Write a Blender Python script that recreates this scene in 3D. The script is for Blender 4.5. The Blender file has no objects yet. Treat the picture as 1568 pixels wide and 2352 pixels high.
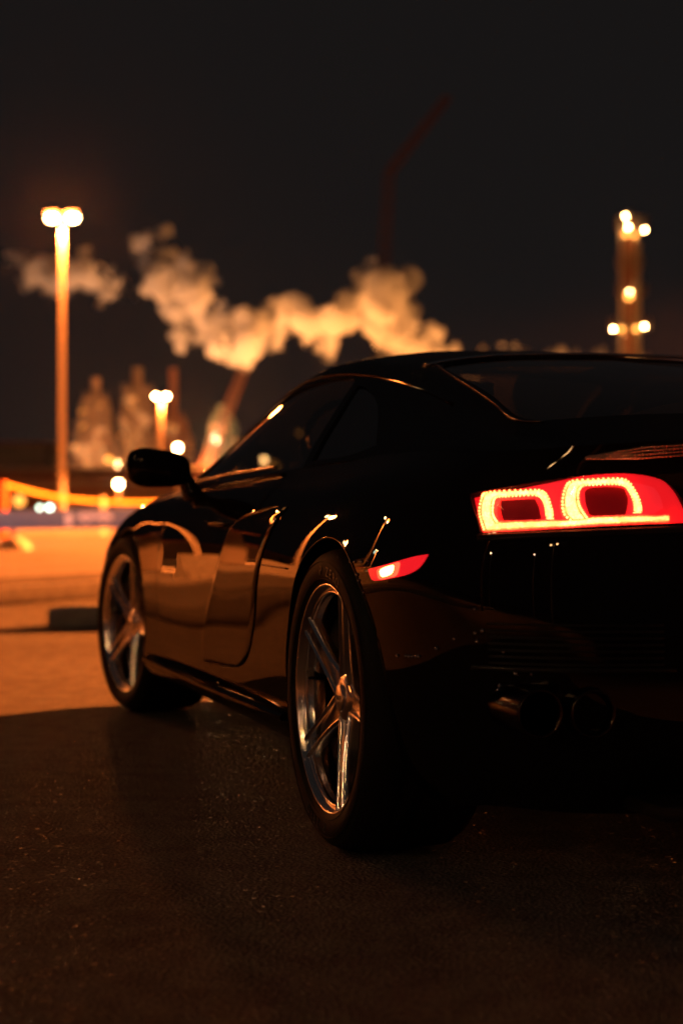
import bpy, bmesh, math, random
from mathutils import Vector, Matrix, noise
R=math.radians
random.seed(7)
S=bpy.context.scene
COL=S.collection

# ------------------------------------------------------------------ helpers
def link(name, me, parent=None):
    o=bpy.data.objects.new(name, me); COL.objects.link(o)
    if parent: o.parent=parent
    return o
def empty(name, loc=(0,0,0), rz=0, parent=None):
    o=link(name, None, parent); o.location=loc; o.rotation_euler=(0,0,rz); o.empty_display_size=.2
    return o
def tag(o, label=None, cat=None, group=None, kind=None):
    if label: o['label']=label
    if cat: o['category']=cat
    if group: o['group']=group
    if kind: o['kind']=kind
    return o
def mesh(name, bm, mat, parent=None, smooth=False, angle=None, loc=None, rz=0):
    me=bpy.data.meshes.new(name)
    bm.normal_update()
    bm.to_mesh(me); bm.free()
    if mat:
        for m in (mat if isinstance(mat,(list,tuple)) else [mat]): me.materials.append(m)
    if smooth or angle:
        for p in me.polygons: p.use_smooth=True
        if angle: me.set_sharp_from_angle(angle=R(angle))
    o=link(name, me, parent)
    if loc is not None: o.location=loc
    o.rotation_euler=(0,0,rz)
    return o
def BM(): return bmesh.new()
def box(bm, c, s, rz=0, rx=0, ry=0, mi=0, bev=0):
    r=bmesh.ops.create_cube(bm,size=1)
    vs=r['verts']
    M=Matrix.Translation(c)@Matrix.Rotation(rz,4,'Z')@Matrix.Rotation(ry,4,'Y')@Matrix.Rotation(rx,4,'X')@Matrix.Diagonal((*s,1))
    bmesh.ops.transform(bm,matrix=M,verts=vs)
    fs=set(f for v in vs for f in v.link_faces)
    for f in fs: f.material_index=mi
    if bev:
        es=list(set(e for v in vs for e in v.link_edges))
        bmesh.ops.bevel(bm,geom=es,offset=bev,segments=2,profile=.6,affect='EDGES')
def tube(bm, pts, rad, n=10, caps=True, mi=0, closed=False):
    pts=[Vector(p) for p in pts]
    rings=[]
    N=len(pts)
    for i,p in enumerate(pts):
        if closed: t=(pts[(i+1)%N]-pts[i-1])
        else: t=(pts[min(i+1,N-1)]-pts[max(i-1,0)])
        t.normalize()
        a=Vector((0,0,1)) if abs(t.z)<.9 else Vector((1,0,0))
        x=t.cross(a).normalized(); y=x.cross(t).normalized()
        r=rad[i] if isinstance(rad,(list,tuple)) else rad
        rings.append([bm.verts.new(p+x*r*math.cos(2*math.pi*k/n)+y*r*math.sin(2*math.pi*k/n)) for k in range(n)])
    m=N if closed else N-1
    for i in range(m):
        A,B=rings[i],rings[(i+1)%N]
        for k in range(n):
            f=bm.faces.new((A[k],A[(k+1)%n],B[(k+1)%n],B[k])); f.material_index=mi
    if caps and not closed:
        bm.faces.new(rings[0]); bm.faces.new(rings[-1][::-1])
def revolve(bm, prof, n=64, axis='Y', closed=False, mi=0, c=(0,0,0)):
    """prof: (r, a) radius and axial position"""
    rings=[]
    c=Vector(c)
    for r,a in prof:
        ring=[]
        for k in range(n):
            t=2*math.pi*k/n
            if axis=='Y': p=(r*math.cos(t),a,r*math.sin(t))
            elif axis=='X': p=(a,r*math.cos(t),r*math.sin(t))
            else: p=(r*math.cos(t),r*math.sin(t),a)
            ring.append(bm.verts.new(c+Vector(p)))
        rings.append(ring)
    m=len(rings)
    for i in range(m if closed else m-1):
        A,B=rings[i],rings[(i+1)%m]
        for k in range(n):
            f=bm.faces.new((A[k],A[(k+1)%n],B[(k+1)%n],B[k])); f.material_index=mi
    return rings
def recalc(bm): bmesh.ops.recalc_face_normals(bm,faces=bm.faces)

# ------------------------------------------------------------------ materials
def mat(name, col=(.5,.5,.5), rough=.5, metal=0, coat=0, emis=None, estr=0, spec=.5, bump=None, ior=1.5, noise_col=None):
    m=bpy.data.materials.new(name); m.use_nodes=True
    nt=m.node_tree; b=nt.nodes['Principled BSDF']
    b.inputs['Base Color'].default_value=(*col,1); b.inputs['Roughness'].default_value=rough
    b.inputs['Metallic'].default_value=metal; b.inputs['Coat Weight'].default_value=coat
    b.inputs['Coat Roughness'].default_value=.0; b.inputs['Specular IOR Level'].default_value=spec
    b.inputs['IOR'].default_value=ior
    if emis:
        b.inputs['Emission Color'].default_value=(*emis,1); b.inputs['Emission Strength'].default_value=estr
    if noise_col or bump:
        tc=nt.nodes.new('ShaderNodeTexCoord')
    if noise_col:
        sc,c2=noise_col
        n=nt.nodes.new('ShaderNodeTexNoise'); n.inputs['Scale'].default_value=sc; n.inputs['Detail'].default_value=8
        r=nt.nodes.new('ShaderNodeValToRGB'); r.color_ramp.elements[0].position=.35; r.color_ramp.elements[1].position=.68
        r.color_ramp.elements[0].color=(*col,1); r.color_ramp.elements[1].color=(*c2,1)
        nt.links.new(tc.outputs['Object'],n.inputs['Vector']); nt.links.new(n.outputs['Fac'],r.inputs['Fac'])
        nt.links.new(r.outputs['Color'],b.inputs['Base Color'])
    if bump:
        sc,st,di=bump
        n=nt.nodes.new('ShaderNodeTexNoise'); n.inputs['Scale'].default_value=sc; n.inputs['Detail'].default_value=6
        bp=nt.nodes.new('ShaderNodeBump'); bp.inputs['Strength'].default_value=st; bp.inputs['Distance'].default_value=di
        nt.links.new(tc.outputs['Object'],n.inputs['Vector']); nt.links.new(n.outputs['Fac'],bp.inputs['Height'])
        nt.links.new(bp.outputs['Normal'],b.inputs['Normal'])
    return m
def emit(name,col,st,sample=False):
    m=bpy.data.materials.new(name); m.use_nodes=True
    nt=m.node_tree; nt.nodes.clear()
    e=nt.nodes.new('ShaderNodeEmission'); e.inputs[0].default_value=(*col,1); e.inputs[1].default_value=st
    o=nt.nodes.new('ShaderNodeOutputMaterial'); nt.links.new(e.outputs[0],o.inputs[0])
    if not sample:
        try: m.cycles.emission_sampling='NONE'
        except Exception: pass
    return m
def glassmat(name, tint, rough=0.0, refl=1.0):
    """thin pane: fresnel mix of tinted see-through and mirror gloss"""
    m=bpy.data.materials.new(name); m.use_nodes=True
    nt=m.node_tree; nt.nodes.clear()
    t=nt.nodes.new('ShaderNodeBsdfTransparent'); t.inputs[0].default_value=(*tint,1)
    g=nt.nodes.new('ShaderNodeBsdfGlossy'); g.inputs['Roughness'].default_value=rough; g.inputs[0].default_value=(refl,)*3+(1,)
    f=nt.nodes.new('ShaderNodeFresnel'); f.inputs[0].default_value=1.45
    geo=nt.nodes.new('ShaderNodeNewGeometry')
    fm=nt.nodes.new('ShaderNodeMath'); fm.operation='MULTIPLY'
    iv=nt.nodes.new('ShaderNodeMath'); iv.operation='SUBTRACT'; iv.inputs[0].default_value=1
    nt.links.new(geo.outputs['Backfacing'],iv.inputs[1])
    nt.links.new(f.outputs[0],fm.inputs[0]); nt.links.new(iv.outputs[0],fm.inputs[1])
    mx=nt.nodes.new('ShaderNodeMixShader'); o=nt.nodes.new('ShaderNodeOutputMaterial')
    nt.links.new(fm.outputs[0],mx.inputs[0]); nt.links.new(t.outputs[0],mx.inputs[1]); nt.links.new(g.outputs[0],mx.inputs[2])
    nt.links.new(mx.outputs[0],o.inputs[0])
    return m

SOD=(1,.20,.028)
M={}
M['paint']=mat('black car paint',(.004,.004,.0045),.5,0,coat=.42,spec=0)
M['blade']=mat('black gloss side blade',(.004,.0035,.0035),.5,0,coat=.5,spec=0)
M['trim']=mat('satin black trim',(.01,.01,.01),.38)
M['well']=mat('wheel well liner',(.006,.006,.006),.8,spec=.2)
M['rubber']=mat('tyre rubber',(.012,.011,.011),.65,spec=.09,bump=(220,.15,.002))
M['lettering']=mat('sidewall lettering',(.05,.048,.045),.45)
M['rim']=mat('silver alloy',(.95,.91,.87),.21,metal=1.0)
M['barrel']=mat('dark rim barrel',(.34,.32,.30),.12,metal=1.0)
M['disc']=mat('brake steel',(.30,.29,.28),.32,metal=1.0)
M['chrome']=mat('chrome',(.75,.75,.75),.07,metal=1.0)
M['exh']=mat('exhaust steel',(.05,.045,.04),.2,metal=1.0)
M['dkchrome']=mat('dark exhaust steel',(.26,.24,.22),.15,metal=1.0)
M['glass']=glassmat('car glass',(.5,.5,.48))
M['dglass']=glassmat('dark tinted rear glass',(.10,.10,.10))
M['rglass']=glassmat('rear glass',(.6,.58,.56))
M['leather']=mat('black leather',(.012,.011,.011),.5)
M['litbrace']=mat('engine brace coloured as lit',(.8,.52,.34),.45)  # pale orange base colour stands in for warm light on the brace
M['redback']=mat('red lamp housing',(.85,.06,.07),.35,emis=(1,.03,.045),estr=.75)  # emission imitates LED light spread across the housing
M['reddark']=mat('dark red lamp insert',(.22,.01,.015),.25,coat=.6,emis=(1,.02,.03),estr=.07)  # faint emission imitates LED light reaching the inserts
def ledmat(name,col,lo,hi,sc):
    m=emit(name,col,hi,True); nt=m.node_tree; e=nt.nodes['Emission']
    tc=nt.nodes.new('ShaderNodeTexCoord'); v=nt.nodes.new('ShaderNodeTexVoronoi'); v.inputs['Scale'].default_value=sc
    n=nt.nodes.new('ShaderNodeTexNoise'); n.inputs['Scale'].default_value=sc*.22; n.inputs['Detail'].default_value=4
    a=nt.nodes.new('ShaderNodeMath'); a.operation='MULTIPLY_ADD'; a.inputs[1].default_value=-.9
    r=nt.nodes.new('ShaderNodeMapRange'); r.inputs[1].default_value=-.05; r.inputs[2].default_value=.45; r.inputs[3].default_value=lo; r.inputs[4].default_value=hi
    nt.links.new(tc.outputs['Object'],v.inputs['Vector']); nt.links.new(tc.outputs['Object'],n.inputs['Vector'])
    nt.links.new(v.outputs['Distance'],a.inputs[0]); nt.links.new(n.outputs['Fac'],a.inputs[2]); nt.links.new(a.outputs[0],r.inputs[0]); nt.links.new(r.outputs[0],e.inputs['Strength'])
    return m
M['ledmid']=ledmat('tail lamp led flank',(1,.15,.03),3,14,620)
M['ledrim']=ledmat('tail lamp led edge',(1,.07,.035),1.2,5,620)
M['led']=ledmat('tail lamp led',(1,.19,.045),14,34,300)
M['led2']=ledmat('tail lamp led strip',(1,.13,.03),14,34,300)
M['halo']=emit('side marker painted halo',(1,.09,.035),2.2,True)  # dimmer emissive patch imitating glow spread around the marker core
M['glint_bead']=mat('metallic glint bead',(.9,.9,.9),.16,metal=.9)  # bright metal for the beads that imitate lamp glints
M['marker']=emit('side marker glow',(1,.30,.06),22,True)
M['lensred']=glassmat('clear red lens',(1,.62,.62))
M['markred']=mat('side marker red',(.8,.03,.04),.25,coat=.5,emis=(1,.012,.02),estr=.85)

def ground_mat(name,c1,c2,sc,bump,dist,rough,patch=None,gl=None,spec=.25):
    m=mat(name,c1,rough,spec=spec)
    nt=m.node_tree;b=nt.nodes['Principled BSDF'];N=nt.nodes.new;L=nt.links.new
    tc=N('ShaderNodeTexCoord')
    n1=N('ShaderNodeTexNoise');n1.inputs['Scale'].default_value=sc;n1.inputs['Detail'].default_value=9;n1.inputs['Roughness'].default_value=.7
    n2=N('ShaderNodeTexNoise');n2.inputs['Scale'].default_value=.5;n2.inputs['Detail'].default_value=4
    v=N('ShaderNodeTexVoronoi');v.inputs['Scale'].default_value=sc*1.6
    for q in (n1,n2,v): L(tc.outputs['Object'],q.inputs['Vector'])
    r=N('ShaderNodeValToRGB');r.color_ramp.elements[0].position=.36;r.color_ramp.elements[1].position=.66
    r.color_ramp.elements[0].color=(*c1,1);r.color_ramp.elements[1].color=(*c2,1);L(n1.outputs['Fac'],r.inputs['Fac'])
    n1.inputs['Lacunarity'].default_value=2.0
    n3=N('ShaderNodeTexNoise');n3.inputs['Scale'].default_value=11;n3.inputs['Detail'].default_value=5;L(tc.outputs['Object'],n3.inputs['Vector'])
    mx=N('ShaderNodeMixRGB');mx.blend_type='MULTIPLY';mx.inputs[0].default_value=.75
    r2=N('ShaderNodeValToRGB');r2.color_ramp.elements[0].position=.4;r2.color_ramp.elements[0].color=(.38,.36,.34,1);r2.color_ramp.elements[1].position=.6
    av=N('ShaderNodeMath');av.operation='MULTIPLY_ADD';av.inputs[1].default_value=.6;L(n3.outputs['Fac'],av.inputs[0]);h2=N('ShaderNodeMath');h2.operation='MULTIPLY';h2.inputs[1].default_value=.4;L(n2.outputs['Fac'],h2.inputs[0]);L(h2.outputs[0],av.inputs[2]);L(av.outputs[0],r2.inputs['Fac']);L(r.outputs['Color'],mx.inputs[1]);L(r2.outputs['Color'],mx.inputs[2]);L(mx.outputs[0],b.inputs['Base Color'])
    ad=N('ShaderNodeMath');ad.operation='ADD';L(n1.outputs['Fac'],ad.inputs[0]);L(v.outputs['Distance'],ad.inputs[1])
    bp=N('ShaderNodeBump');bp.inputs['Strength'].default_value=bump;bp.inputs['Distance'].default_value=dist
    L(ad.outputs[0],bp.inputs['Height']);L(bp.outputs['Normal'],b.inputs['Normal'])
    if gl:
        # a few smooth stones polished by tyres: low roughness per voronoi cell
        v2=N('ShaderNodeTexVoronoi');v2.inputs['Scale'].default_value=gl;L(tc.outputs['Object'],v2.inputs['Vector'])
        sp=N('ShaderNodeSeparateColor');L(v2.outputs['Color'],sp.inputs[0])
        rr=N('ShaderNodeMapRange');rr.inputs[1].default_value=.955;rr.inputs[2].default_value=1.0;rr.inputs[3].default_value=rough;rr.inputs[4].default_value=.12
        L(sp.outputs[0],rr.inputs[0]);L(rr.outputs[0],b.inputs['Roughness'])
    return m
M['asphalt']=ground_mat('worn asphalt',(.10,.092,.085),(.25,.23,.21),75,.7,.005,.9,gl=150)
M['road']=ground_mat('pale dusty road',(.24,.225,.21),(.36,.34,.32),6,.3,.01,.85)
M['gravel']=ground_mat('gravel strip',(.03,.026,.024),(.26,.24,.22),3.2,1,.08,.9)
M['concrete']=mat('kerb concrete',(.26,.25,.24),.85,noise_col=(8,(.38,.36,.34)),bump=(40,.4,.01))
M['stone']=mat('pale stone',(.55,.5,.44),.8,bump=(12,.5,.03))
M['steel']=mat('painted steel pole',(.42,.38,.34),.5,bump=(3,.1,.01))
M['railgrey']=mat('blue grey painted rail',(.12,.17,.28),.6,noise_col=(3,(.15,.20,.32)))
M['railtext']=mat('white stencil',(.92,.90,.92),.6)
M['postorange']=mat('orange red post',(.75,.22,.08),.5)
M['postpale']=mat('pale post',(.8,.75,.7),.5)
M['rope']=mat('yellow rope',(.55,.36,.08),.6,noise_col=(2,(.6,.35,.06)))
M['plant']=mat('plant steelwork',(.34,.22,.15),.6,noise_col=(.6,(.2,.15,.11)))
M['plantred']=mat('rust red steelwork',(.36,.15,.09),.6)
M['plantgreen']=mat('grey green vessel',(.24,.30,.22),.5)
M['wall']=mat('industrial wall',(.26,.22,.2),.8,noise_col=(.3,(.18,.15,.13)))
M['pipe']=mat('lagged pipe',(.5,.42,.35),.45)
M['housing']=mat('lamp housing',(.2,.2,.2),.5)
M['winlit']=emit('lit window',(1,.42,.12),1.6)
M['bulb']=emit('sodium bulb',(1,.52,.2),110)
M['bulbfar']=emit('far sodium bulb',(1,.45,.12),38)
M['bulbdim']=emit('dim amber bulb',(1,.34,.05),3.2)
M['bulbgreen']=emit('cool lamp',(.75,1,.8),10)
M['bulbtower']=emit('tower lamp',(1,.55,.2),170)
M['bulbback']=emit('pale lamp',(1,.80,.6),120)

# ------------------------------------------------------------------ camera
HC=.74
cd=bpy.data.cameras.new('camera'); cam=link('camera',cd); S.camera=cam
cam.location=(0,0,HC); cam.rotation_euler=(R(90-.03),0,0)
cd.sensor_fit='HORIZONTAL'; cd.sensor_width=24; cd.lens=24*3850/1568
cd.clip_start=.05; cd.clip_end=3000
cd.dof.use_dof=True; cd.dof.focus_distance=3.62; cd.dof.aperture_fstop=2.35
cd.dof.aperture_blades=0
def at(x,y,Y):
    """the place a distance Y ahead that the photograph shows at column x, row y (1568x2352)"""
    return Vector(((x-784)/3850*Y, Y, HC+(1174-y)/3850*Y))

# ================================================================== CAR
CA=R(90+17.1)
car=empty('sports_car',(.871,3.943,0),CA)
tag(car,'glossy black mid engined coupe parked with red tail lamp lit and silver twin spoke wheels','car')

# body stations: rows A..G = belly edge, sill, lower side, mid side, crease, upper side, shoulder
ST=[
 [(-.70,0,.17),(-.76,0,.23),(-.80,0,.34),(-.80,0,.50),(-.79,0,.66),(-.775,0,.80),(-.83,0,.885)],
 [(-.69,.25,.17),(-.755,.25,.23),(-.795,.26,.34),(-.795,.26,.50),(-.785,.26,.66),(-.77,.26,.80),(-.825,.26,.88)],
 [(-.67,.46,.17),(-.735,.48,.23),(-.775,.49,.34),(-.775,.49,.50),(-.765,.49,.66),(-.75,.48,.79),(-.795,.46,.872)],
 [(-.62,.64,.17),(-.68,.67,.23),(-.72,.69,.34),(-.72,.70,.50),(-.71,.70,.66),(-.69,.68,.78),(-.72,.64,.862)],
 [(-.50,.76,.17),(-.57,.80,.23),(-.60,.83,.34),(-.605,.845,.50),(-.595,.845,.66),(-.57,.81,.78),(-.57,.745,.855)],
 [(-.42,.80,.16),(-.43,.86,.22),(-.44,.90,.34),(-.44,.915,.50),(-.43,.92,.65),(-.41,.875,.775),(-.41,.785,.858)],
 [(-.20,.82,.15),(-.20,.90,.22),(-.20,.93,.34),(-.20,.943,.50),(-.20,.943,.64),(-.20,.895,.78),(-.20,.79,.866)],
 [(.05,.82,.14),(.05,.91,.23),(.05,.942,.34),(.05,.951,.50),(.05,.948,.64),(.05,.895,.78),(.05,.785,.868)],
 [(.35,.82,.14),(.35,.90,.22),(.35,.937,.33),(.35,.942,.48),(.35,.938,.64),(.35,.891,.768),(.35,.78,.864)],
 [(.70,.82,.14),(.70,.90,.21),(.70,.927,.32),(.70,.927,.47),(.70,.922,.64),(.70,.884,.758),(.70,.785,.855)],
 [(1.1,.82,.14),(1.1,.90,.20),(1.1,.919,.31),(1.1,.918,.46),(1.1,.909,.645),(1.1,.874,.755),(1.1,.787,.848)],
 [(1.5,.82,.14),(1.5,.90,.19),(1.5,.916,.30),(1.5,.913,.46),(1.5,.901,.65),(1.5,.867,.755),(1.5,.785,.840)],
 [(1.9,.82,.14),(1.9,.90,.18),(1.9,.916,.30),(1.9,.914,.46),(1.9,.901,.65),(1.9,.866,.752),(1.9,.782,.830)],
 [(2.25,.82,.14),(2.25,.91,.18),(2.25,.922,.31),(2.25,.922,.465),(2.25,.910,.645),(2.25,.870,.748),(2.25,.775,.818)],
 [(2.65,.80,.14),(2.65,.91,.19),(2.65,.938,.32),(2.65,.943,.475),(2.65,.928,.635),(2.65,.876,.745),(2.65,.765,.806)],
 [(2.95,.78,.14),(2.95,.88,.19),(2.98,.935,.32),(3.0,.948,.47),(3.0,.935,.61),(2.97,.868,.715),(2.93,.735,.77)],
 [(3.18,.70,.14),(3.22,.80,.19),(3.27,.88,.31),(3.28,.895,.44),(3.26,.88,.56),(3.19,.80,.66),(3.12,.66,.705)],
 [(3.36,.50,.14),(3.43,.58,.18),(3.48,.67,.29),(3.48,.68,.40),(3.45,.67,.52),(3.37,.60,.61),(3.28,.48,.645)],
 [(3.44,.25,.14),(3.53,.29,.18),(3.58,.31,.29),(3.57,.31,.38),(3.52,.31,.50),(3.44,.28,.575),(3.36,.24,.62)],
 [(3.46,0,.14),(3.55,0,.18),(3.61,0,.29),(3.60,0,.38),(3.55,0,.50),(3.47,0,.57),(3.39,0,.615)]]
def crom(P,t):
    """catmull-rom through list of vectors at parameter t"""
    n=len(P)-1; i=min(int(t),n-1); f=t-i
    p1,p2=P[i],P[i+1]
    p0=P[i-1] if i>0 else p1*2-p2
    p3=P[i+2] if i+2<=n else p2*2-p1
    return .5*((2*p1)+(p2-p0)*f+(2*p0-5*p1+4*p2-p3)*f*f+(3*p1-p0-3*p2+p3)*f**3)
ROWS=[[Vector(s[j]) for s in ST] for j in range(7)]
def body_rows(t): return [crom(r,t) for r in ROWS]
def body_pt(t,q): return crom(body_rows(t),q)
def topz(x,y):
    """hood / deck height, crowned to the middle"""
    K=[(-.84,.885),(-.6,.885),(-.3,.875),(.1,.84),(1,.82),(2.1,.815),(2.4,.835),(2.8,.80),(3.1,.735),(3.3,.675),(3.39,.615),(3.6,.5)]
    for (a,za),(b,zb) in zip(K,K[1:]):
        if x<=b:
            f=(x-a)/(b-a); return za+(zb-za)*f
    return K[-1][1]
NS=(len(ST)-1)*9; NQ=6*7; NT=10
bm=BM(); grid=[]
for i in range(NS+1):
    t=(len(ST)-1)*i/NS
    rows=body_rows(t); col=[]
    for j in range(NQ+1): col.append(crom(rows,6*j/NQ))
    G=col[-1]; cx=G.x+(0.03*(1-abs(G.y)/.78) if G.x<-.3 else 0)
    if i in (0,NS): cx=G.x
    prev=col[-1]-col[-2]
    for k in range(1,NT+1):
        f=k/NT
        y=G.y*(1-f); x=G.x+(cx-G.x)*f
        zc=topz(x,0)
        e=math.sin(f*math.pi/2)
        z=G.z+(zc-G.z)*e
        if i in(0,NS): z=G.z
        col.append(Vector((x,y,z)))
    grid.append(col)
def mk(v): return bm.verts.new(v)
full=[]
for col in grid:
    L=[mk(v) for v in col]
    Rr=[mk((v.x,-v.y,v.z)) for v in col[:-1]]
    full.append(L+Rr[::-1])
m=len(full[0])
for i in range(NS):
    for k in range(m):
        a,b,c,d=full[i][k],full[i][(k+1)%m],full[i+1][(k+1)%m],full[i+1][k]
        try: bm.faces.new((a,b,c,d))
        except ValueError: pass
bmesh.ops.remove_doubles(bm,verts=bm.verts,dist=.0004)
bmesh.ops.dissolve_degenerate(bm,edges=bm.edges,dist=.0002)
recalc(bm)
body=mesh('body',bm,[M['paint'],M['well']],car,smooth=True)

def side_v(x,z):
    """half width of the body at station x, height z (outer side)"""
    # find t with mid-row x
    lo,hi=4.0,16.0
    for _ in range(24):
        t=(lo+hi)/2
        q=3 if z<.55 else 4
        if crom(ROWS[q],t).x<x: lo=t
        else: hi=t
    rows=body_rows(t)
    lo,hi=0.0,6.0
    for _ in range(24):
        q=(lo+hi)/2
        if crom(rows,q).z<z: lo=q
        else: hi=q
    return crom(rows,q).y

def boolean(o,cutters,op='DIFFERENCE'):
    for c in cutters:
        md=o.modifiers.new('b','BOOLEAN'); md.object=c; md.operation=op; md.solver='EXACT'
        try: md.material_mode='TRANSFER'
        except Exception: pass
    dg=bpy.context.evaluated_depsgraph_get(); dg.update()
    me=bpy.data.meshes.new_from_object(o.evaluated_get(dg))
    old=o.data; o.modifiers.clear(); o.data=me; bpy.data.meshes.remove(old)
    for c in cutters:
        d=c.data; bpy.data.objects.remove(c); bpy.data.meshes.remove(d)
    return o
WHEELS=[(0,.33,.352),(2.65,.325,.352)]
cut=[]
for wx,wz,wr in WHEELS:
    for s in (1,-1):
        b=BM()
        rings=revolve(b,[(wr,.60),(wr,1.2)],96,'Y',c=(wx,0,wz))
        b.faces.new(rings[0]); b.faces.new(rings[1][::-1])
        if s<0: bmesh.ops.transform(b,matrix=Matrix.Scale(-1,4,(0,1,0)),verts=b.verts)
        recalc(b)
        cut.append(mesh('c',b,M['well'],car))
# rays from the camera into car space, to lay lamp outlines out on the tail
CM=Matrix.Translation((.871,3.943,0))@Matrix.Rotation(CA,4,'Z'); CI=CM.inverted()
def to_px(p):
    w=CM@p; return 784+3850*w.x/w.y, 1174-3850*(w.z-HC)/w.y
def tail_hit(px,py):
    """where the body surface is seen at that place of the photograph"""
    def at_t(t):
        lo,hi=0.3,5.9; rows=body_rows(t)
        for _ in range(22):
            q=(lo+hi)/2; p=crom(rows,q)
            if to_px(p)[1]>py: lo=q
            else: hi=q
        return p
    lo,hi=1.0,8.5
    for _ in range(26):
        t=(lo+hi)/2; p=at_t(t)
        if to_px(p)[0]>px: lo=t
        else: hi=t
    return p,t,p.z
def surf(t,z):
    rows=body_rows(t); lo,hi=0.,6.
    for _ in range(22):
        q=(lo+hi)/2
        if crom(rows,q).z<z: lo=q
        else: hi=q
    p=crom(rows,q)
    dt=(crom(body_rows(t+.02),q)-crom(body_rows(t-.02),q)); dq=crom(rows,q+.02)-crom(rows,q-.02)
    n=dt.cross(dq).normalized()
    if n.x>0 and n.y<0: n=-n
    if n.dot(Vector((-.5,.5,0)))<0: n=-n
    return p,n
def tz(px,py):
    h=tail_hit(px,py); return (h[1],h[2])
def smooth_poly(pts,sub=6,sharp=()):
    out=[]; n=len(pts)
    P=[Vector((p[0],p[1],0)) for p in pts]
    for i in range(n):
        p0,p1,p2,p3=P[i-1],P[i],P[(i+1)%n],P[(i+2)%n]
        if i in sharp: p0=p1
        if (i+1)%n in sharp: p3=p2
        for k in range(sub):
            f=k/sub
            out.append(.5*((2*p1)+(p2-p0)*f+(2*p0-5*p1+4*p2-p3)*f*f+(3*p1-p0-3*p2+p3)*f**3))
    return [(p.x,p.y) for p in out]
def prism_on_tail(poly,d0,d1,mats,name,parent,mirror=False,smooth=True):
    """polygon in (t,z) laid on the tail, between normal offsets d0 and d1"""
    b=BM(); A=[];B=[]
    for t,z in poly:
        p,n=surf(t,z); A.append(b.verts.new(p+n*d0)); B.append(b.verts.new(p+n*d1))
    n=len(A)
    b.faces.new(A); b.faces.new(B[::-1])
    for i in range(n): b.faces.new((A[i],A[(i+1)%n],B[(i+1)%n],B[i]))
    if mirror: bmesh.ops.transform(b,matrix=Matrix.Scale(-1,4,(0,1,0)),verts=b.verts)
    bmesh.ops.triangulate(b,faces=[f for f in b.faces if len(f.verts)>4],ngon_method='EAR_CLIP')
    recalc(b)
    return mesh(name,b,mats,parent,angle=40 if smooth else None)
LAMP_PX=[(1078,1134),(1095,1190),(1103,1223),(1200,1219),(1330,1211),(1450,1205),(1590,1200),(1572,1160),(1550,1125),(1515,1101),(1455,1089),(1380,1090),(1270,1103),(1160,1120)]
lamp_poly=smooth_poly([tz(*p) for p in LAMP_PX],4,sharp=(0,2,6))
for s in (False,True):
    cut.append(prism_on_tail(lamp_poly,-.024,.05,M['well'],'c',car,s,False))
boolean(body,cut)
for p in body.data.polygons: p.use_smooth=True
body.data.set_sharp_from_angle(angle=R(28))

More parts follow.
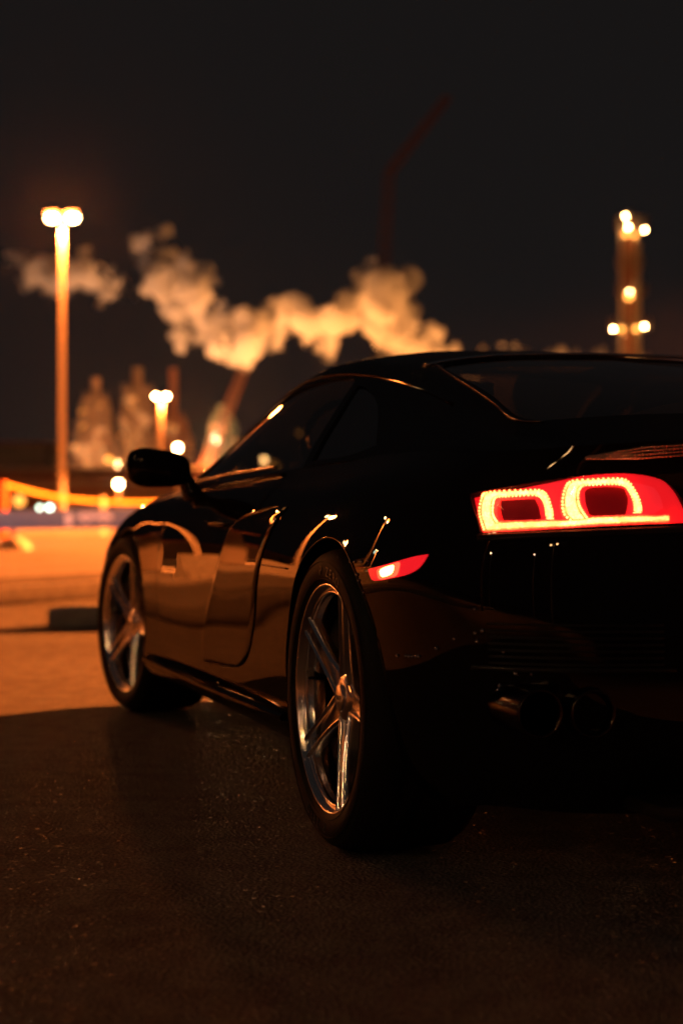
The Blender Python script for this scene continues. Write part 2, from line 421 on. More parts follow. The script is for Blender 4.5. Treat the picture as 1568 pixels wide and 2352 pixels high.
# ---- wheel
def make_wheel(loc,steer=0,flip=False,rad=.33,detail=True):
    w=empty('wheel',loc,steer+(math.pi if flip else 0),car)
    sc=rad/.33
    b=BM()   # tyre, closed profile
    pr=[(.243,-.006),(.252,.004),(.268,.011),(.288,.013),(.306,.008),(.319,-.004),(.3265,-.022),(.329,-.05),(.330,-.13),(.329,-.21),(.3265,-.238),(.315,-.256),(.288,-.268),(.262,-.262),(.243,-.25),(.238,-.2),(.236,-.06)]
    pr=[(r if r<.25 else .25+(r-.25)*(rad-.25)/.08,a) for r,a in pr]
    revolve(b,pr,128,closed=True)
    # tread grooves as thin raised ribs + sidewall ring marks
    for rr,aa in ((.3305,-.03),(.3305,-.075),(.3305,-.12)):
        rr=rr*sc
        revolve(b,[(rr,aa),(rr+.0012,aa-.004),(rr+.0012,aa-.032),(rr,aa-.036)],128)
    for rr,aa in ((.300,.0105),(.262,.0092)):
        revolve(b,[(rr-.0012,aa-.001),(rr,aa+.0018),(rr+.0012,aa-.001)],128)
    recalc(b); mesh('tyre',b,M['rubber'],w,smooth=True)
    b=BM()   # lip + barrel
    pr=[(.2525,-.008),(.2535,-.001),(.2505,.004),(.247,.003),(.2445,-.003),(.2415,-.006),(.238,-.012),(.236,-.022),(.231,-.034),(.226,-.06),(.224,-.12),(.228,-.20),(.246,-.235),(.246,-.24),(.235,-.23),(.222,-.20),(.219,-.12),(.221,-.06)]
    revolve(b,pr[:9],160)
    recalc(b)
    mesh('rim_lip',b,M['rim'],w,smooth=True)
    b=BM(); revolve(b,pr[8:],128); recalc(b)
    mesh('rim_barrel',b,M['barrel'],w,smooth=True)
    b=BM(); revolve(b,[(.2365,-.013),(.2345,-.0085),(.2315,-.009),(.2295,-.014),(.2295,-.020)],128); recalc(b); mesh('rim_step',b,M['rim'],w,smooth=True)
    # spokes: five twin pairs, dished
    def depth(r): # axial position of spoke face at radius r
        f=(r-.045)/(.238-.045); f=max(0,min(1,f))
        return -.031+.027*(f**.85)
    N=22
    for k in range(5):
        ang=R(110)+R(72)*k   # as seen from outside
        for sd in (-1,1):
            b=BM(); prev=None
            for i in range(N+1):
                f=i/N
                r=.046+(.2435-.046)*f
                # twin bars: swell apart in the middle, bend toward the rim
                off=sd*(.0265-.0045*f-.003*math.sin(f*math.pi)+.004*max(0,1-f*4))
                wd=(.0085-.0030*math.sin(f*math.pi*.75))
                dp=depth(r)
                th=.030-.010*f
                # bar cross-section (offset across, axial)
                sec=[(-wd,-th),(-wd,-.012),(-wd,-.007),(-wd*.82,-.0032),(-wd*.5,-.0008),(0,.0002),(wd*.5,-.0008),(wd*.82,-.0032),(wd,-.007),(wd,-.012),(wd,-th)]
                tilt=sd*.25
                ring=[]
                for a,d in sec:
                    x=r; y=off+a
                    dd=dp+d - abs(0)*tilt
                    # position in wheel plane: outside view from +Y, car local x forward, z up
                    px=x*math.cos(ang)-y*math.sin(ang); pz=x*math.sin(ang)+y*math.cos(ang)
                    ring.append(b.verts.new((px,dd+(-.004*(a*sd>0)*(abs(a)/wd)),pz)))
                if prev:
                    for q in range(len(ring)-1):
                        b.faces.new((prev[q],prev[q+1],ring[q+1],ring[q]))
                    b.faces.new((prev[-1],prev[0],ring[0],ring[-1]))
                else: b.faces.new(ring)
                prev=ring
            b.faces.new(prev[::-1]); recalc(b)
            mesh('spoke',b,M['rim'],w,angle=55)
        # sunk web joining a pair near the hub
        b=BM(); rr=[]
        for i in range(9):
            f=i/8; r=.035+.178*f; dp=depth(r)-.0045-.020*f
            row=[]
            for a in (-1,-.5,0,.5,1):
                y=a*(.0265-.0045*f); x=r-.03*f*(1-abs(a))
                px=x*math.cos(ang)-y*math.sin(ang); pz=x*math.sin(ang)+y*math.cos(ang)
                row.append(b.verts.new((px,dp-.004*(1-a*a),pz)))
            rr.append(row)
        for i in range(8):
            for q in range(4): b.faces.new((rr[i][q],rr[i][q+1],rr[i+1][q+1],rr[i+1][q]))
        bmesh.ops.solidify(b,geom=b.faces[:],thickness=.006); recalc(b)
        mesh('spoke_web',b,M['rim'],w,smooth=True)
    b=BM(); revolve(b,[(.001,-.031),(.032,-.031),(.044,-.033),(.058,-.040),(.066,-.052),(.068,-.08),(.001,-.08)],48); recalc(b)
    mesh('hub',b,M['rim'],w,angle=40)
    b=BM(); revolve(b,[(.0005,-.0225),(.024,-.0235),(.0295,-.0255),(.031,-.029),(.031,-.034)],48); recalc(b)
    cap=mesh('hub_cap',b,M['rim'],w,angle=40)
    for i in range(4):     # the four linked rings on the cap
        bb=BM(); cx=(i-1.5)*.0098
        tube(bb,[(cx+.0062*math.cos(a*math.pi/8),-.0222,.0062*math.sin(a*math.pi/8)) for a in range(16)],.0009,6,closed=True)
        recalc(bb); o=mesh('emblem_ring',bb,M['chrome'],w,smooth=True)
    for i in range(5):
        a=R(110+36)+R(72)*i; b=BM()
        revolve(b,[(.0005,-.040),(.006,-.040),(.0075,-.043),(.0075,-.055)],12,c=(.052*math.cos(a),0,.052*math.sin(a)))
        recalc(b); mesh('wheel_bolt',b,M['dkchrome'],w,angle=40)
    b=BM(); revolve(b,[(.08,-.118),(.182,-.118),(.184,-.121),(.184,-.148),(.182,-.151),(.08,-.151)],96,closed=True)
    for i in range(60):
        a=2*math.pi*i/60; r=.10+.07*((i*7)%5)/4
        revolve(b,[(.0035,-.1175),(.0035,-.120)],8,c=(r*math.cos(a),0,r*math.sin(a)))
    recalc(b); mesh('brake_disc',b,M['disc'],w,angle=40)
    b=BM(); a0,a1=(R(150),R(215)) if True else (0,1)
    rg=[]
    for i in range(13):
        a=a0+(a1-a0)*i/12
        rg.append([b.verts.new((r*math.cos(a),y,r*math.sin(a))) for r,y in ((.115,-.10),(.118,-.088),(.195,-.088),(.205,-.098),(.205,-.16),(.115,-.16))])
    for i in range(12):
        for q in range(6): b.faces.new((rg[i][q],rg[i][(q+1)%6],rg[i+1][(q+1)%6],rg[i+1][q]))
    b.faces.new(rg[0]); b.faces.new(rg[-1][::-1]); recalc(b)
    mesh('brake_caliper',b,M['dkchrome'],w,angle=40)
    b=BM(); tube(b,[(.219,-.060,.022),(.196,-.012,.026)],[.0045,.0035],10); recalc(b)
    mesh('valve_stem',b,M['trim'],w,smooth=True)
    return w
wl=make_wheel((0,.942,.33))
# raised lettering on the sidewall of the near tyre
for base in (100,280):
    lets=BM()
    for i,ch in enumerate('P ZERO'):
        if ch==' ': continue
        cu=bpy.data.curves.new('t','FONT'); cu.body=ch; cu.size=.030; cu.extrude=.0009; cu.align_x='CENTER'; cu.align_y='CENTER'
        to=bpy.data.objects.new('tmp',cu); COL.objects.link(to); bpy.context.view_layer.update()
        me=bpy.data.meshes.new_from_object(to.evaluated_get(bpy.context.evaluated_depsgraph_get())); bpy.data.objects.remove(to)
        a=R(base-(i-2.5)*-5.2)   # around the hub, reading from outside
        for v in me.vertices:
            x,y,z=v.co; r=.279+y; aa=a+x/.279
            v.co=(r*math.cos(aa),.0128+z,r*math.sin(aa))
        lets.from_mesh(me); bpy.data.meshes.remove(me)
    mesh('tyre_lettering',lets,M['lettering'],wl)
make_wheel((2.65,.936,.325),steer=R(8),rad=.325)
make_wheel((0,-.930,.33),flip=True)
make_wheel((2.65,-.915,.325),steer=R(5.5),flip=True,rad=.325)

# ---- wheel arch lips
for s in (1,-1):
    for wx,wz,wr in WHEELS:
        b=BM(); pts=[]
        for i in range(49):
            a=R(-8+196*i/48); x=wx+(wr+.001)*math.cos(a); z=wz+(wr+.001)*math.sin(a)
            pts.append((x,s*(side_v(x,z)-.002),z))
        tube(b,pts,.0042,8); recalc(b); mesh('arch_lip',b,M['paint'],car,smooth=True)

# ---- panels laid on the side (door, side blade)
def lerp_tab(T,z):
    if z<=T[0][0]: return T[0][1]
    for (a,x),(b,y) in zip(T,T[1:]):
        if z<=b: return x+(y-x)*(z-a)/(b-a)
    return T[-1][1]
def smooth_tab(T,z):
    P=[Vector((p[0],p[1],0)) for p in T]
    lo,hi=0.,len(T)-1.
    for _ in range(26):
        m_=(lo+hi)/2
        if crom(P,m_).x<z: lo=m_
        else: hi=m_
    return crom(P,lo).y
def side_panel(name,fr,rr,z0,z1,off_f,off_r,matl,s,nz=56,nx=30,smoothT=True,corner=0):
    b=BM(); G=[]
    for j in range(nz+1):
        z=z0+(z1-z0)*j/nz
        xf=smooth_tab(fr,z); xr=smooth_tab(rr,z); row=[]
        for i in range(nx+1):
            f=i/nx; x=xf+(xr-xf)*f
            o=off_f+(off_r-off_f)*(f**.8)
            edge=min(f,1-f)*nx
            ez=min(j,nz-j)
            if edge==0 or ez==0: o-=.0025
            row.append(b.verts.new((x,s*(side_v(x,z)+o),z)))
        G.append(row)
    for j in range(nz):
        for i in range(nx): b.faces.new((G[j][i],G[j][i+1],G[j+1][i+1],G[j+1][i]))
    # turned-in rim
    be=[e for e in b.edges if e.is_boundary]
    r=bmesh.ops.extrude_edge_only(b,edges=be)
    vs=[v for v in r['geom'] if isinstance(v,bmesh.types.BMVert)]
    bmesh.ops.translate(b,verts=vs,vec=(0,-s*.03,0))
    recalc(b)
    return mesh(name,b,matl,car,angle=35)
for s in (1,-1):
    blade=side_panel('side_blade',
        [(.300,1.30),(.345,1.325),(.382,1.314),(.446,1.279),(.501,1.223),(.583,1.145),(.646,1.087),(.678,1.060),(.711,.993),(.735,.84),(.752,.62)],
        [(.300,1.10),(.315,.93),(.335,.84),(.360,.79),(.393,.755),(.467,.715),(.547,.695),(.602,.661),(.666,.608),(.737,.52),(.752,.50)],
        .300,.752,.020,.0055,M['blade'],s)
    door=side_panel('door',
        [(.290,1.98),(.32,2.06),(.40,2.10),(.60,2.12),(.80,2.10),(.815,2.09)],
        [(.290,1.27),(.33,1.29),(.45,1.24),(.55,1.14),(.65,1.05),(.70,.96),(.74,.84),(.815,.80)],
        .290,.815,.0035,.0035,M['paint'],s,nz=50,nx=46)
    b=BM(); pts=[]
    for i in range(13):
        x=1.36-.022*i+0; pts.append((x,s*(side_v(x,.705)+.012+.012*math.sin(i/12*math.pi)),.705))
    tube(b,pts,[.004]+[.009]*11+[.004],8); recalc(b); mesh('door_handle',b,M['paint'],door,smooth=True)
    # side skirt: a thin lower blade
    b=BM(); rg=[]
    for i in range(25):
        x=.40+(2.24-.40)*i/24; e=.945+.012*math.sin(i/24*math.pi)
        z=.262-.012*i/24
        rg.append([b.verts.new((x,s*yy,zz)) for yy,zz in ((e-.11,z-.03),(e-.004,z-.030),(e,z-.026),(e,z-.018),(e-.006,z-.014),(e-.05,z+.012),(e-.11,z+.02))])
    for i in range(24):
        for q in range(7): b.faces.new((rg[i][q],rg[i][(q+1)%7],rg[i+1][(q+1)%7],rg[i+1][q]))
    b.faces.new(rg[0]); b.faces.new(rg[-1][::-1]); recalc(b)
    mesh('side_skirt',b,M['paint'],car,angle=30)
    # rear quarter / bumper split line strip
    b=BM(); tube(b,[(x,s*(side_v(x,.603)+.001),.603) for x in [.335+.02*i for i in range(16)]],.0022,6); recalc(b)
    mesh('bumper_seam',b,M['trim'],car,smooth=True)

# ---- greenhouse
#      u    centre z  edge y  edge z   base y  base z
GH=[(-.66,.855,.60,.84,.66,.82),(-.5,.912,.64,.868,.74,.84),(-.3,.975,.655,.908,.775,.855),(0,1.045,.62,.975,.785,.86),(.3,1.105,.585,1.035,.785,.862),(.6,1.158,.56,1.085,.785,.858),
    (.9,1.196,.545,1.125,.785,.853),(1.2,1.226,.545,1.15,.787,.848),(1.5,1.228,.55,1.15,.788,.842),(1.75,1.18,.565,1.105,.788,.836),(2.0,1.09,.60,1.02,.785,.83),(2.25,.98,.645,.925,.775,.82),(2.45,.885,.67,.855,.74,.81),(2.5,.86,.67,.84,.70,.805)]
def gh_row(t):
    return [crom([Vector((g[0],g[k],g[l])) for g in GH],t) for k,l in ((4,5),(2,3))]+[crom([Vector((g[0],0,g[1])) for g in GH],t)]
def gh_sec(t):
    """half section from base to centre: list of points with bulging side and rounded roof edge"""
    B_,E_,C_=gh_row(t)
    out=[]
    x=B_.x
    P=[Vector((x,B_.y,B_.z)),
       Vector((x,B_.y+(E_.y-B_.y)*.35+.018,B_.z+(E_.z-B_.z)*.36)),
       Vector((x,B_.y+(E_.y-B_.y)*.75+.018,B_.z+(E_.z-B_.z)*.76)),
       Vector((x,E_.y,E_.z+.002)),
       Vector((x,E_.y*.86,E_.z+(C_.z-E_.z)*.50)),
       Vector((x,E_.y*.5,E_.z+(C_.z-E_.z)*.87)),
       Vector((x,0,C_.z))]
    for j in range(31): out.append(crom(P,6*j/30))
    return out
def gh_shell(th,inset=0):
    b=BM(); NG=(len(GH)-1)*7; outer=[];inner=[]
    secs=[gh_sec((len(GH)-1)*i/NG) for i in range(NG+1)]
    def full(sec): return [p.copy() for p in sec]+[Vector((p.x,-p.y,p.z)) for p in sec[:-1]][::-1]
    F=[full(s) for s in secs]
    n=len(F[0]); m_=len(F)
    nor=[[None]*n for _ in range(m_)]
    for i in range(m_):
        for j in range(n):
            a=F[min(i+1,m_-1)][j]-F[max(i-1,0)][j]; c=F[i][min(j+1,n-1)]-F[i][max(j-1,0)]
            v=c.cross(a).normalized()
            if v.dot(Vector((0,F[i][j].y,.6)))<0: v=-v
            nor[i][j]=v
    O=[[b.verts.new(F[i][j]-nor[i][j]*inset) for j in range(n)] for i in range(m_)]
    I=[[b.verts.new(F[i][j]-nor[i][j]*(inset+th)) for j in range(n)] for i in range(m_)]
    for i in range(m_-1):
        for j in range(n-1):
            b.faces.new((O[i][j],O[i+1][j],O[i+1][j+1],O[i][j+1]))
            b.faces.new((I[i][j],I[i][j+1],I[i+1][j+1],I[i+1][j]))
    for i in range(m_-1):
        b.faces.new((O[i][0],I[i][0],I[i+1][0],O[i+1][0])); b.faces.new((O[i][-1],O[i+1][-1],I[i+1][-1],I[i][-1]))
    for j in range(n-1):
        b.faces.new((O[0][j],O[0][j+1],I[0][j+1],I[0][j])); b.faces.new((O[-1][j],I[-1][j],I[-1][j+1],O[-1][j+1]))
    recalc(b); return b
def prism_y(poly,y0,y1):
    b=BM(); A=[b.verts.new((x,y0,z)) for x,z in poly]; B=[b.verts.new((x,y1,z)) for x,z in poly]
    b.faces.new(A); b.faces.new(B[::-1]); n=len(A)
    for i in range(n): b.faces.new((A[i],A[(i+1)%n],B[(i+1)%n],B[i]))
    recalc(b); return b
def prism_z(poly,z0,z1):
    b=BM(); A=[b.verts.new((x,y,z0)) for x,y in poly]; B=[b.verts.new((x,y,z1)) for x,y in poly]
    b.faces.new(A); b.faces.new(B[::-1]); n=len(A)
    for i in range(n): b.faces.new((A[i],A[(i+1)%n],B[(i+1)%n],B[i]))
    recalc(b); return b
sidewin=smooth_poly([(2.17,.832),(2.02,.93),(1.80,1.035),(1.55,1.105),(1.25,1.128),(1.02,1.118),(.94,1.10),(.83,.98),(.76,.850),(1.2,.842),(1.7,.835)],4,sharp=(0,6,8))
quarter=smooth_poly([(.885,1.085),(.80,1.075),(.60,1.030),(.40,.965),(.22,.895),(.40,.875),(.71,.872),(.78,.98)],4,sharp=(0,4,6))
rearwin=smooth_poly([(.62,.0),(.615,.30),(.57,.46),(.30,.515),(0,.56),(-.22,.60),(-.31,.60),(-.36,.55),(-.385,.3),(-.39,0),(-.385,-.3),(-.36,-.55),(-.31,-.60),(-.22,-.60),(0,-.56),(.30,-.515),(.57,-.46),(.615,-.30)],3)
wscreen=smooth_poly([(1.60,0),(1.59,.30),(1.56,.47),(1.75,.515),(2.0,.56),(2.33,.60),(2.42,.50),(2.44,0),(2.42,-.50),(2.33,-.60),(2.0,-.56),(1.75,-.515),(1.56,-.47),(1.59,-.30)],3,sharp=(5,9))
def mkcut(kind):
    out=[]
    if kind=='all' or kind=='side':
        for s in (1,-1): out.append(mesh('c',prism_y(sidewin,s*.45,s*1.1),M['trim'],car))
    if kind=='all' or kind=='q':
        for s in (1,-1): out.append(mesh('c',prism_y(quarter,s*.45,s*1.1),M['trim'],car))
    if kind=='all' or kind=='rear': out.append(mesh('c',prism_z(rearwin,.8,1.5),M['trim'],car))
    if kind=='all' or kind=='ws': out.append(mesh('c',prism_z(wscreen,.8,1.5),M['trim'],car))
    return out
roof=mesh('roof',gh_shell(.028),[M['paint'],M['trim']],car)
boolean(roof,mkcut('all'))
for p in roof.data.polygons: p.use_smooth=True
roof.data.set_sharp_from_angle(angle=R(30))
def pane(name,cuts,mt,parent=None):
    for c in cuts:
        g=mesh(name,gh_shell(.0035,.006),[mt],parent or car)
        boolean(g,[c],'INTERSECT')
        g.data.materials.clear(); g.data.materials.append(mt)
        for p in g.data.polygons: p.use_smooth=True; p.material_index=0
        g.data.set_sharp_from_angle(angle=R(40))
pane('side_window',mkcut('side'),M['glass'])
pane('quarter_window',mkcut('q'),M['dglass'])
pane('rear_window',mkcut('rear'),M['rglass'])
pane('windscreen',mkcut('ws'),M['glass'])
# rear glass trim line and its foot
def gh_at(x,y):
    lo,hi=0.,len(GH)-1.
    for _ in range(24):
        t=(lo+hi)/2
        if gh_row(t)[0].x<x: lo=t
        else: hi=t
    sec=gh_sec(t)
    for a,b_ in zip(sec,sec[1:]):
        if (a.y-y)*(b_.y-y)<=0 and a.y!=b_.y:
            f=(a.y-y)/(a.y-b_.y); 
            if a.z>.86: return a.z+(b_.z-a.z)*f
    return sec[-1].z
for s in (1,-1):
    b=BM(); pts=[]
    for x,y in [(.62,.47),(.57,.478),(.45,.503),(.30,.530),(.15,.553),(0,.576),(-.12,.595),(-.22,.614),(-.28,.618),(-.325,.612),(-.355,.590)]:
        pts.append((x,s*y,gh_at(x,y)+.002))
    P=[Vector(p) for p in pts]; pts=[crom(P,(len(P)-1)*i/60) for i in range(61)]
    tube(b,pts,.0024,8); recalc(b); mesh('window_trim',b,M['dkchrome'],car,smooth=True)
b=BM(); pts=[]
for i in range(41):
    y=-.50+1.0*i/40; x=.60+.035*(1-(y/.5)**2); pts.append((x,y,gh_at(x,y)+.003))
tube(b,pts,.0045,8); recalc(b); mesh('roof_glint_tube',b,M['chrome'],car,smooth=True)  # chrome tube added to catch tower lamps as roof highlights
# tube added along the side glass sill to imitate the shoulder's warm reflection
for s in (1,-1):
    b=BM(); pts=[]
    for i in range(31):
        x=2.2-.0325*i*1.25; t=0
        lo,hi=0.,len(GH)-1.
        for _ in range(20):
            t=(lo+hi)/2
            if gh_row(t)[0].x<x: lo=t
            else: hi=t
        p=gh_sec(t)[0]; pts.append((x,s*(p.y+.010),p.z+.012))
    tube(b,pts,.005,8); recalc(b); mesh('sill_glint_tube',b,M['dkchrome'],car,smooth=True)
# gutter line above the side glass
for s in (1,-1):
    b=BM(); pts=[]
    for i in range(41):
        t=3.2+ (10.8-3.2)*i/40
        sec=gh_sec(t); p=sec[14]; pts.append((p.x,s*(p.y+.002),p.z))
    tube(b,pts,.004,8); recalc(b); mesh('roof_gutter',b,M['paint'],car,smooth=True)

# ---- cabin things
b=BM(); box(b,(1.0,0,.835),(2.3,1.34,.03)); mesh('cabin_floor',b,M['leather'],car)
b=BM(); box(b,(2.05,0,.845),(.5,1.30,.07),bev=.03); box(b,(1.88,.35,.885),(.16,.30,.04),bev=.015); mesh('dashboard',b,M['leather'],car,angle=40)
for s in (1,-1):
    b=BM(); box(b,(.93,s*.36,.93),(.16,.46,.16),ry=R(-18),bev=.05); box(b,(.86,s*.36,1.03),(.09,.26,.15),ry=R(-16),bev=.035)
    mesh('seat',b,M['leather'],car,angle=50)
b=BM(); tube(b,[(1.62+.05*math.sin(a),.36+.175*math.cos(a),.93+.165*math.sin(a)) for a in [2*math.pi*i/32 for i in range(32)]],.014,10,closed=True)
box(b,(1.66,.36,.93),(.05,.13,.10),bev=.02); box(b,(1.64,.36,.93),(.02,.33,.03),bev=.006); recalc(b); mesh('steering_wheel',b,M['leather'],car,angle=50)
b=BM(); box(b,(1.62,0,1.135),(.03,.22,.06),bev=.012); tube(b,[(1.63,0,1.16),(1.67,0,1.20)],.01); mesh('inner_mirror',b,M['trim'],car,angle=50)
# engine brace seen through the rear glass
b=BM(); pts=[]
for i in range(33):
    a=math.pi*i/32; pts.append((-.30,-.02+.21*math.cos(a)+.44*0, .885+.085*math.sin(a)))
rg=[]
for i in range(33):
    a=math.pi*i/32
    ro,ri=.245+.03*abs(math.cos(a))**3,.190
    row=[]
    for r in (ri,ro):
        for x in (-.20,-.23):
            row.append(b.verts.new((x,.13+r*math.cos(a),.865+r*.48*math.sin(a))))
    rg.append(row)
for i in range(32):
    A,B2=rg[i],rg[i+1]
    for q,w_ in ((0,1),(1,3),(3,2),(2,0)): b.faces.new((A[q],A[w_],B2[w_],B2[q]))
recalc(b); mesh('engine_brace',b,M['litbrace'],car,angle=40)
b=BM(); box(b,(.05,0,.90),(.55,.7,.05),bev=.02)
for i in range(5): box(b,(.05,-.24+.12*i,.93),(.4,.05,.02),bev=.008)
mesh('engine_cover',b,M['leather'],car,angle=40)

# ---- exterior mirrors
for s in (1,-1):
    b=BM(); bmesh.ops.create_uvsphere(b,u_segments=40,v_segments=24,radius=1)
    for v in b.verts:
        x,y,z=v.co
        f=lambda q,p:math.copysign(abs(q)**p,q)
        x,y,z=f(x,.75),f(y,.62),f(z,.68)
        h=.062*(1.0+.12*y)
        v.co=(x*.055*(1 if x<0 else 1.5)+.02*y*0, y*.104, z*h+.006*y)
    bmesh.ops.scale(b,vec=(1,s,1),verts=b.verts)
    recalc(b); mr=mesh('wing_mirror',b,M['paint'],car,smooth=True)
    mr.location=(1.83,s*.965,.878); mr.rotation_euler=(0,0,s*R(-10))
    b=BM(); rg=[]
    for i in range(9):
        f=i/8; c=Vector((1.83+.03*f*(1-f),s*(.885-.045*f),.865-.09*f))
        w_,d_=.022+.020*f,.034+.035*f
        rg.append([b.verts.new(c+Vector((d_*math.cos(a),w_*math.sin(a)*1.0,0))) for a in [2*math.pi*k/16 for k in range(16)]])
    for i in range(8):
        for k in range(16): b.faces.new((rg[i][k],rg[i][(k+1)%16],rg[i+1][(k+1)%16],rg[i+1][k]))
    b.faces.new(rg[0]); b.faces.new(rg[-1][::-1]); recalc(b); mesh('mirror_stalk',b,M['paint'],car,smooth=True)

# ---- tail lamps
def ring_poly(px_list,sub=5,sharp=()): return smooth_poly([tz(*p) for p in px_list],sub,sharp)
def band_on_tail(outer,inner,d0,d1,name,parent,mt,mirror):
    """closed or open band between two equally long (t,z) lists"""
    b=BM(); n=len(outer); V=[]
    for (t,z),(t2,z2) in zip(outer,inner):
        p,nn=surf(t,z); q,n2=surf(t2,z2)
        P_=p+nn*d1; Q_=q+n2*d1
        V.append([b.verts.new(p+nn*d0),b.verts.new(P_),b.verts.new(P_.lerp(Q_,.13)+nn*.001),b.verts.new(P_.lerp(Q_,.27)+nn*.002),b.verts.new(P_.lerp(Q_,.73)+nn*.002),b.verts.new(P_.lerp(Q_,.87)+nn*.001),b.verts.new(Q_),b.verts.new(q+n2*d0)])
    for i in range(n-1):
        for k in range(7):
            f=b.faces.new((V[i][k],V[i][k+1],V[i+1][k+1],V[i+1][k])); f.material_index=(2,2,1,0,1,2,2)[k]
    b.faces.new(V[0]); b.faces.new(V[-1][::-1])
    if mirror: bmesh.ops.transform(b,matrix=Matrix.Scale(-1,4,(0,1,0)),verts=b.verts)
    recalc(b); return mesh(name,b,[mt,M['ledmid'],M['ledrim']],parent,angle=50)
def dense(pts,n=40):
    P=[Vector((*p,0)) for p in pts]
    return [tuple(crom(P,(len(P)-1)*i/(n-1)))[:2] for i in range(n)]
# source crop (567x350 at 1100,1050, 2.7654x) -> 1568 wide frame
def cpx(x,y): return ((1100+x/2.7654)*.94061,(1050+y/2.7654)*.94061)
LOOP1_O=[(690,585),(685,530),(655,440),(600,397),(480,395),(330,398),(215,408),(185,450),(168,540),(185,620),(205,690)]
LOOP1_I=[(640,585),(632,525),(612,470),(575,440),(470,440),(380,445),(310,450),(290,490),(290,560),(305,590),(325,612)]
LOOP2_O=[(1298,550),(1290,490),(1255,410),(1195,338),(1080,326),(940,330),(800,340),(755,390),(735,480),(750,570),(850,640)]
LOOP2_I=[(1242,550),(1238,490),(1210,420),(1165,378),(1080,372),(980,374),(900,382),(875,430),(885,500),(915,550),(940,590)]
BAR_T=[(325,606),(500,603),(640,600),(760,598),(880,594),(960,578),(1120,572),(1300,568),(1390,572),(1478,566)]
BAR_B=[(205,690),(450,672),(600,664),(750,655),(880,645),(960,640),(1120,634),(1300,628),(1390,626),(1480,622)]
IN1=[(325,462),(560,455),(585,500),(590,540),(585,597),(345,600),(330,560),(322,510)]
IN2=[(930,392),(1150,388),(1195,430),(1205,480),(1190,550),(1160,572),(960,572),(925,520),(908,460)]
DOTS=[]
for mir in (False,True):
    lamp=prism_on_tail(lamp_poly,-.0235,-.017,M['redback'],'tail_lamp',car,mir)
    L1o=dense([tz(*cpx(*p)) for p in LOOP1_O]); L1i=dense([tz(*cpx(*p)) for p in LOOP1_I])
    L2o=dense([tz(*cpx(*p)) for p in LOOP2_O]); L2i=dense([tz(*cpx(*p)) for p in LOOP2_I])
    band_on_tail(L1o,L1i,-.0168,-.008,'led_loop',lamp,M['led'],mir)
    band_on_tail(L2o,L2i,-.0166,-.0075,'led_loop',lamp,M['led'],mir)
    band_on_tail(dense([tz(*cpx(*p)) for p in BAR_T]),dense([tz(*cpx(*p)) for p in BAR_B]),-.0164,-.006,'led_bar',lamp,M['led2'],mir)
    for ip,q in ((IN1,1),(IN2,2)):
        prism_on_tail(ring_poly([cpx(*p) for p in ip],4,sharp=(0,1,5) if q==1 else ()),-.0165,-.009,M['reddark'],'lamp_insert',lamp,mir)
    prism_on_tail(lamp_poly,-.002,.001,M['lensred'],'lamp_lens',lamp,mir)
    # bead rows: small prism beads along the loops
    b=BM()
    for O,I in ((L1o,L1i),(L2o,L2i)):
        for i in range(1,39):
            for f in (.12,.88):
                t=O[i][0]*(1-f)+I[i][0]*f; z=O[i][1]*(1-f)+I[i][1]*f
                p,n=surf(t,z); p=p+n*-.006
                if mir: p=Vector((p.x,-p.y,p.z))
                bmesh.ops.create_icosphere(b,subdivisions=1,radius=.0022,matrix=Matrix.Translation(p))
    mesh('reflector_beads',b,M['led'],lamp,smooth=True)
# ledge below the lamp that catches its red light
for mir in (1,-1):
    for dy,rr in ((6,.0035),(13,.0028)):
        b=BM(); pts=[]
        for i in range(30):
            px=1098+i*17; h=tail_hit(px,1226-(px-1100)*.042+dy); p=h[0]+surf(h[1],h[2])[1]*.003; pts.append((p.x,p.y*mir,p.z))
        tube(b,pts,rr,8); recalc(b); mesh('lamp_ledge',b,M['trim'],car,smooth=True)
# side marker lamp
MK=[(848,1308),(852,1322),(862,1334),(905,1327),(940,1318),(965,1302),(984,1274),(950,1280),(900,1294)]
mk_poly=smooth_poly([tz(*p) for p in MK],4,sharp=(0,6))
MG=[(872,1307),(870,1319),(876,1331),(898,1327),(912,1322),(918,1308),(920,1292),(900,1297)]
for mir in (False,True):
    mkl=prism_on_tail(mk_poly,-.004,.003,M['markred'],'side_marker_lamp',car,mir)
    prism_on_tail(smooth_poly([tz(*p) for p in MG],4),.002,.0040,M['halo'],'marker_halo',mkl,mir)  # flat emissive patch standing in for the marker's halo
    prism_on_tail(smooth_poly([tz(*p) for p in [(880,1308),(878,1318),(883,1325),(897,1321),(905,1315),(908,1303),(904,1299)]],4),.0035,.0055,M['marker'],'marker_bulb',mkl,mir)
# exhaust tips
for mir in (1,-1):
    for px,py in ((1240,1640),(1363,1640)):
        o=CI@Vector((0,0,HC)); d=(CI@at(px,py,10)-o); k=(-.765-o.x)/d.x; p=o+d*k
        b=BM()
        revolve(b,[(.034,.16),(.036,.01),(.0395,0),(.0425,-.002),(.044,.004),(.044,.17)],48,'X',c=(0,0,0)); recalc(b)
        e=mesh('exhaust_tip',b,M['exh'],car,smooth=True); e.location=(p.x,p.y*mir,p.z)
